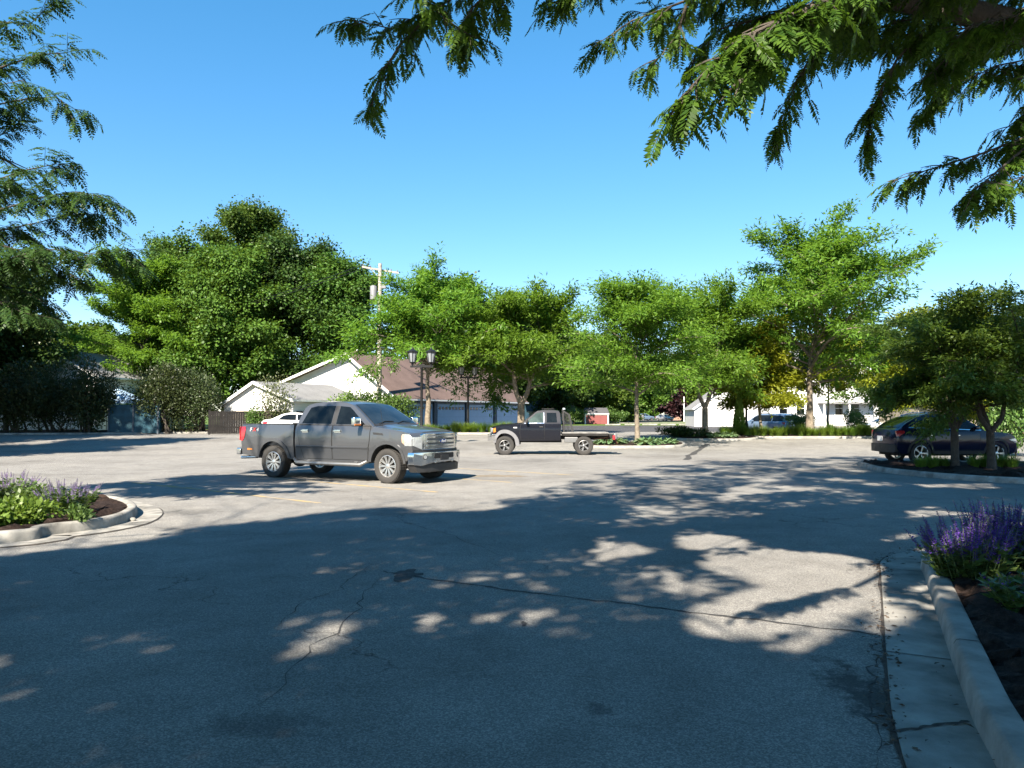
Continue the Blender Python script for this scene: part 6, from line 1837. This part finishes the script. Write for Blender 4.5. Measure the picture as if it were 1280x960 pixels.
e0, e1 = np.array((-6.9, 20.6)), np.array((-1.8, 17.6)); ed = (e1 - e0) / np.linalg.norm(e1 - e0)
rel = hit - e0; al = rel @ ed; ac = rel @ np.array((-ed[1], ed[0]))
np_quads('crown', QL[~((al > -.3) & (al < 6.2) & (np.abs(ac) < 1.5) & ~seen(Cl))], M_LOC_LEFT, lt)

# trees standing behind the camera and outside the frame; their shade falls across the lot
g = 'shade trees standing outside the picture'
def in_poly(x, y, poly):
    c = np.zeros(len(x), bool); j = len(poly) - 1
    for i in range(len(poly)):
        xi, yi = poly[i]; xj, yj = poly[j]
        k = ((yi > y) != (yj > y)) & (x < (xj - xi) * (y - yi) / ((yj - yi) or 1e-9) + xi)
        c ^= k; j = i
    return c
def land(W):
    """where the shade of points W falls on the lot"""
    t = W[:, 2] / SUN_DIR[2]
    return W[:, :2] - SUN_DIR[None, :2] * t[:, None]
def gpoly(pts): return [tuple(G(*p)[:2]) for p in pts]
CLEARINGS = [gpoly(p) for p in (
    [(822, 686), (861, 661), (906, 667), (962, 681), (1035, 686), (1103, 717), (1108, 796), (1066, 784), (1066, 745), (1012, 745), (1004, 770), (1030, 800), (1010, 828), (955, 812), (962, 774), (962, 729), (884, 712)],
    [(0, 698), (110, 682), (200, 668), (320, 658), (420, 650), (540, 638), (650, 628), (735, 592), (800, 578), (900, 568), (1060, 562), (1400, 556), (1400, 530), (-600, 530), (-600, 705)],
    [(632, 812), (655, 806), (676, 818), (668, 840), (640, 838)], [(640, 728), (668, 722), (682, 734), (660, 744)], [(545, 762), (585, 752), (600, 764), (560, 776)],
    [(330, 806), (380, 786), (432, 774), (436, 788), (380, 806), (340, 818)], [(0, 822), (40, 815), (60, 830), (20, 846), (0, 848)], [(130, 800), (180, 790), (196, 800), (150, 812)],
    [(848, 880), (880, 876), (896, 896), (872, 920), (846, 906)], [(700, 935), (730, 930), (740, 950), (710, 962)], [(720, 672), (780, 664), (815, 694), (770, 700)], 
    [(900, 612), (960, 606), (975, 616), (910, 622)], [(1120, 640), (1200, 634), (1230, 646), (1150, 654)],
    [(1140, 708), (1165, 690), (1225, 682), (1250, 700), (1225, 735), (1150, 745)],
    [(1150, 606), (1230, 603), (1240, 609), (1160, 612)], [(1070, 664), (1130, 660), (1150, 674), (1090, 680)],
)]
def clear_of(Q, base, bough=True):
    """thin the leaves where the lot shows full sun, and where the sunlit bough hangs"""
    C = Q.mean(1) + np.array(base)
    L = land(C)
    bad = np.zeros(len(Q), bool)
    rg = np.random.default_rng(5)
    wv = lambda a, b, c: np.sin(a * L[:, 0] + b * L[:, 1] + c)
    for i, p in enumerate(CLEARINGS):
        k = .45 if i == 1 else .14
        x = L[:, 0] + k * (wv(1.1, 2.3, .4) + .7 * wv(3.1, -1.7, 1) + rg.normal(0, .35, len(L))); y = L[:, 1] + k * 1.5 * (wv(2.0, -.9, 2) + .7 * wv(-2.7, 3.3, 0) + rg.normal(0, .35, len(L)))
        bad |= in_poly(x, y, p)
    if bough:
        for o in ((.80, 3.15, 2.95), (1.0, 3.15, 3.2), (.62, 3.1, 2.75)):
            v = C - np.array(o); t = v @ SUN_DIR
            d = np.linalg.norm(v - t[:, None] * SUN_DIR, axis=1)
            bad |= (d < .42) & (t > .45)
    return Q[~bad]
def shade_clusters(seed, area, n, hmin, hspan, tips, base, mbk, per, sig=.45):
    """leaf clusters on side limbs whose shade covers a patch of the lot"""
    rg = np.random.default_rng(seed); P = np.array(gpoly(area)); T = []
    lo, hi = P.min(0), P.max(0)
    while len(T) < n:
        x = rg.uniform(lo, hi, (1, 2))
        if in_poly(x[:, 0], x[:, 1], [tuple(p) for p in P])[0]:
            h = max(hmin, (1.6 + .66 * x[0, 1]) / 1.62) + hspan * rg.uniform(0, 1)
            T.append(np.array([x[0, 0], x[0, 1], 0]) + SUN_DIR * (h / SUN_DIR[2]))
    T = np.array(T) - np.array(base); D = []
    known = list(tips)
    order = np.argsort([min(np.linalg.norm(t - k) for k in tips) for t in T])
    for i in order:
        t = T[i]; K = np.array(known); k = K[np.argmin(np.linalg.norm(K - t, axis=1))]
        a, b = Vector(k), Vector(t)
        m = a.lerp(b, .5) + Vector((0, 0, .06 * (b - a).length))
        mbk.tube([a, m, b], [.022, .016, .008], 4, caps=False)
        known.append(t)
    D = rg.normal(0, 1, (n, 3)) * np.array([1, 1, .2])
    return locust_foliage(seed + 1, T, D, per, sig, .26, .105, .15)

base = Vector((-8.2, -1.4, .1))
s1 = thing('shade_tree', 'large leafy locust behind the viewpoint that shades the near pavement', 'tree', base, 0, g)
mbk, T, D = skeleton(221, 12.5, 6.0, 3.4, 40, 'locust', r0=.2)
x_, y_, d_ = px_of(T + np.array(base)); ok = ~((d_ > .2) & (x_ > -150) & (x_ < 1400) & (y_ > -120))
Q = [locust_foliage(222, T[ok], D[ok], 26, .42, .28, .11)]
Q.append(shade_clusters(223, [(-150, 740), (0, 694), (200, 664), (420, 642), (640, 628), (740, 612), (820, 690), (940, 715), (960, 800), (1100, 800), (1160, 990), (-300, 990)], 330, 5.5, 4.5, T[ok], base, mbk, 84))
Q.append(shade_clusters(227, [(600, 800), (940, 815), (1100, 815), (1150, 990), (560, 990)], 150, 5.5, 3.5, T[ok], base, mbk, 84))
Q.append(shade_clusters(229, [(1238, 800), (1330, 755), (1330, 1000), (1150, 1000), (1165, 930), (1222, 885)], 90, 5.5, 3.0, T[ok], base, mbk, 84))
prune_view(mbk, base)
mbk.build('trunk', M_BARK, s1, smooth=60)
np_quads('crown', prune_leaves(clear_of(np.concatenate(Q), base), base), M_LOC, s1)

s4 = maple(225, 'wide shade tree to the left of the frame shading the dark shrubs', 0, 40, 13.5, 6.5, 3.0, M_MAP, 34, 30, .42, 1.0, g)
s4.location = (-35.0, 38.0, tz(38))
dup(s4, 'shade tree farther left of the frame near the low grey roofed house', (-47.0, 42.0, tz(42)), 2.0, 1.1, g)
dup(s4, 'shade tree beyond the left end of the shrub row', (-41.0, 49.0, tz(49)), 4.4, (.8, .8, .85), g)
dup(s4, 'shade tree left of the frame between the lot edge and the left bed', (-25.0, 27.5, 0), 3.3, (.66, .66, .85), g)

ot_, mbo, To, Qo, bo = OT
Qn = np.concatenate(Qo[1:])                      # the hanging boughs themselves stay whole
rgb_ = np.random.default_rng(240)
pick = np.concatenate([q.mean(1)[rgb_.integers(0, len(q), 16)] for i, q in enumerate(Qo[1:]) if i not in (6, 7)]) + np.array(bo)
up_t = pick + SUN_DIR * rgb_.uniform(1.3, 3.6, (len(pick), 1)) + rgb_.normal(0, .15, pick.shape)  # unseen leaf clusters added sunward to keep most hanging boughs shaded
up_t = up_t[~seen(up_t, y0=-60)] - np.array(bo)
for t_ in up_t[::3]:
    k_ = To[np.argmin(np.linalg.norm(To - t_, axis=1))]
    mbo.tube([Vector(k_), Vector(k_).lerp(Vector(t_), .5) + Vector((0, 0, .08)), Vector(t_)], [.02, .014, .006], 4, caps=False)
Qn = np.concatenate([Qn, prune_leaves(clear_of(locust_foliage(241, up_t, rgb_.normal(0, 1, up_t.shape) * np.array([1, 1, .2]), 46, .36, .26, .11, .15), bo), bo)])
Qs = shade_clusters(231, [(640, 616), (740, 594), (900, 576), (1060, 571), (1280, 576), (1420, 590), (1420, 735), (1140, 715), (1035, 684), (906, 668), (816, 645), (700, 632)], 420, 6.0, 3.0, To, bo, mbo, 66, .42)
mbo.build('trunk', M_BARK, ot_, smooth=60)
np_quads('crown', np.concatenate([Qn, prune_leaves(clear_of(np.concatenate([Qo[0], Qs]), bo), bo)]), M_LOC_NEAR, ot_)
# ------------------------------------------------------------------ camera, sun, sky
cam = bpy.data.cameras.new('camera')
cam.sensor_width = 36.0; cam.lens = F / 1280.0 * 36.0
cam.clip_start = .05; cam.clip_end = 5000
co = bpy.data.objects.new('camera', cam); COL.objects.link(co)
co.location = CAM; co.rotation_euler = (R(90) + PITCH, 0, 0)
SC.camera = co

to_sun = Vector((math.sin(AZ) * math.cos(EL), math.cos(AZ) * math.cos(EL), math.sin(EL)))
sun = bpy.data.lights.new('sun', 'SUN'); sun.energy = 5.0; sun.angle = R(.75); sun.color = (1.0, .90, .76)
so = bpy.data.objects.new('sun', sun); COL.objects.link(so)
so.rotation_euler = (-to_sun).to_track_quat('-Z', 'Y').to_euler()

w = bpy.data.worlds.new('World'); SC.world = w; w.use_nodes = True
nt = w.node_tree; nt.nodes.clear()
sky = _n(nt, 'ShaderNodeTexSky', sky_type='NISHITA')
sky.sun_disc = False; sky.sun_elevation = EL; sky.sun_rotation = AZ
sky.air_density = .85; sky.dust_density = .05; sky.ozone_density = 2.4; sky.altitude = 200
hs = _n(nt, 'ShaderNodeHueSaturation'); hs.inputs['Saturation'].default_value = 1.35; hs.inputs['Value'].default_value = 1.0
bg = _n(nt, 'ShaderNodeBackground'); bg.inputs['Strength'].default_value = .104
wo = _n(nt, 'ShaderNodeOutputWorld')
nt.links.new(sky.outputs[0], hs.inputs['Color']); gm = _n(nt, 'ShaderNodeGamma'); gm.inputs['Gamma'].default_value = .74; nt.links.new(hs.outputs[0], gm.inputs[0]); nt.links.new(gm.outputs[0], bg.inputs[0]); nt.links.new(bg.outputs[0], wo.inputs[0])

vs = SC.view_settings
SC.display_settings.display_device = 'sRGB'
vs.view_transform = 'Standard'; vs.look = 'None'; vs.exposure = 1.88; vs.gamma = 1.0; vs.use_curve_mapping = False
SC.render.engine = 'CYCLES'
cy = SC.cycles
cy.use_denoising = True
cy.max_bounces = 6; cy.diffuse_bounces = 3; cy.glossy_bounces = 3; cy.transmission_bounces = 4; cy.transparent_max_bounces = 6
cy.sample_clamp_indirect = 6.0
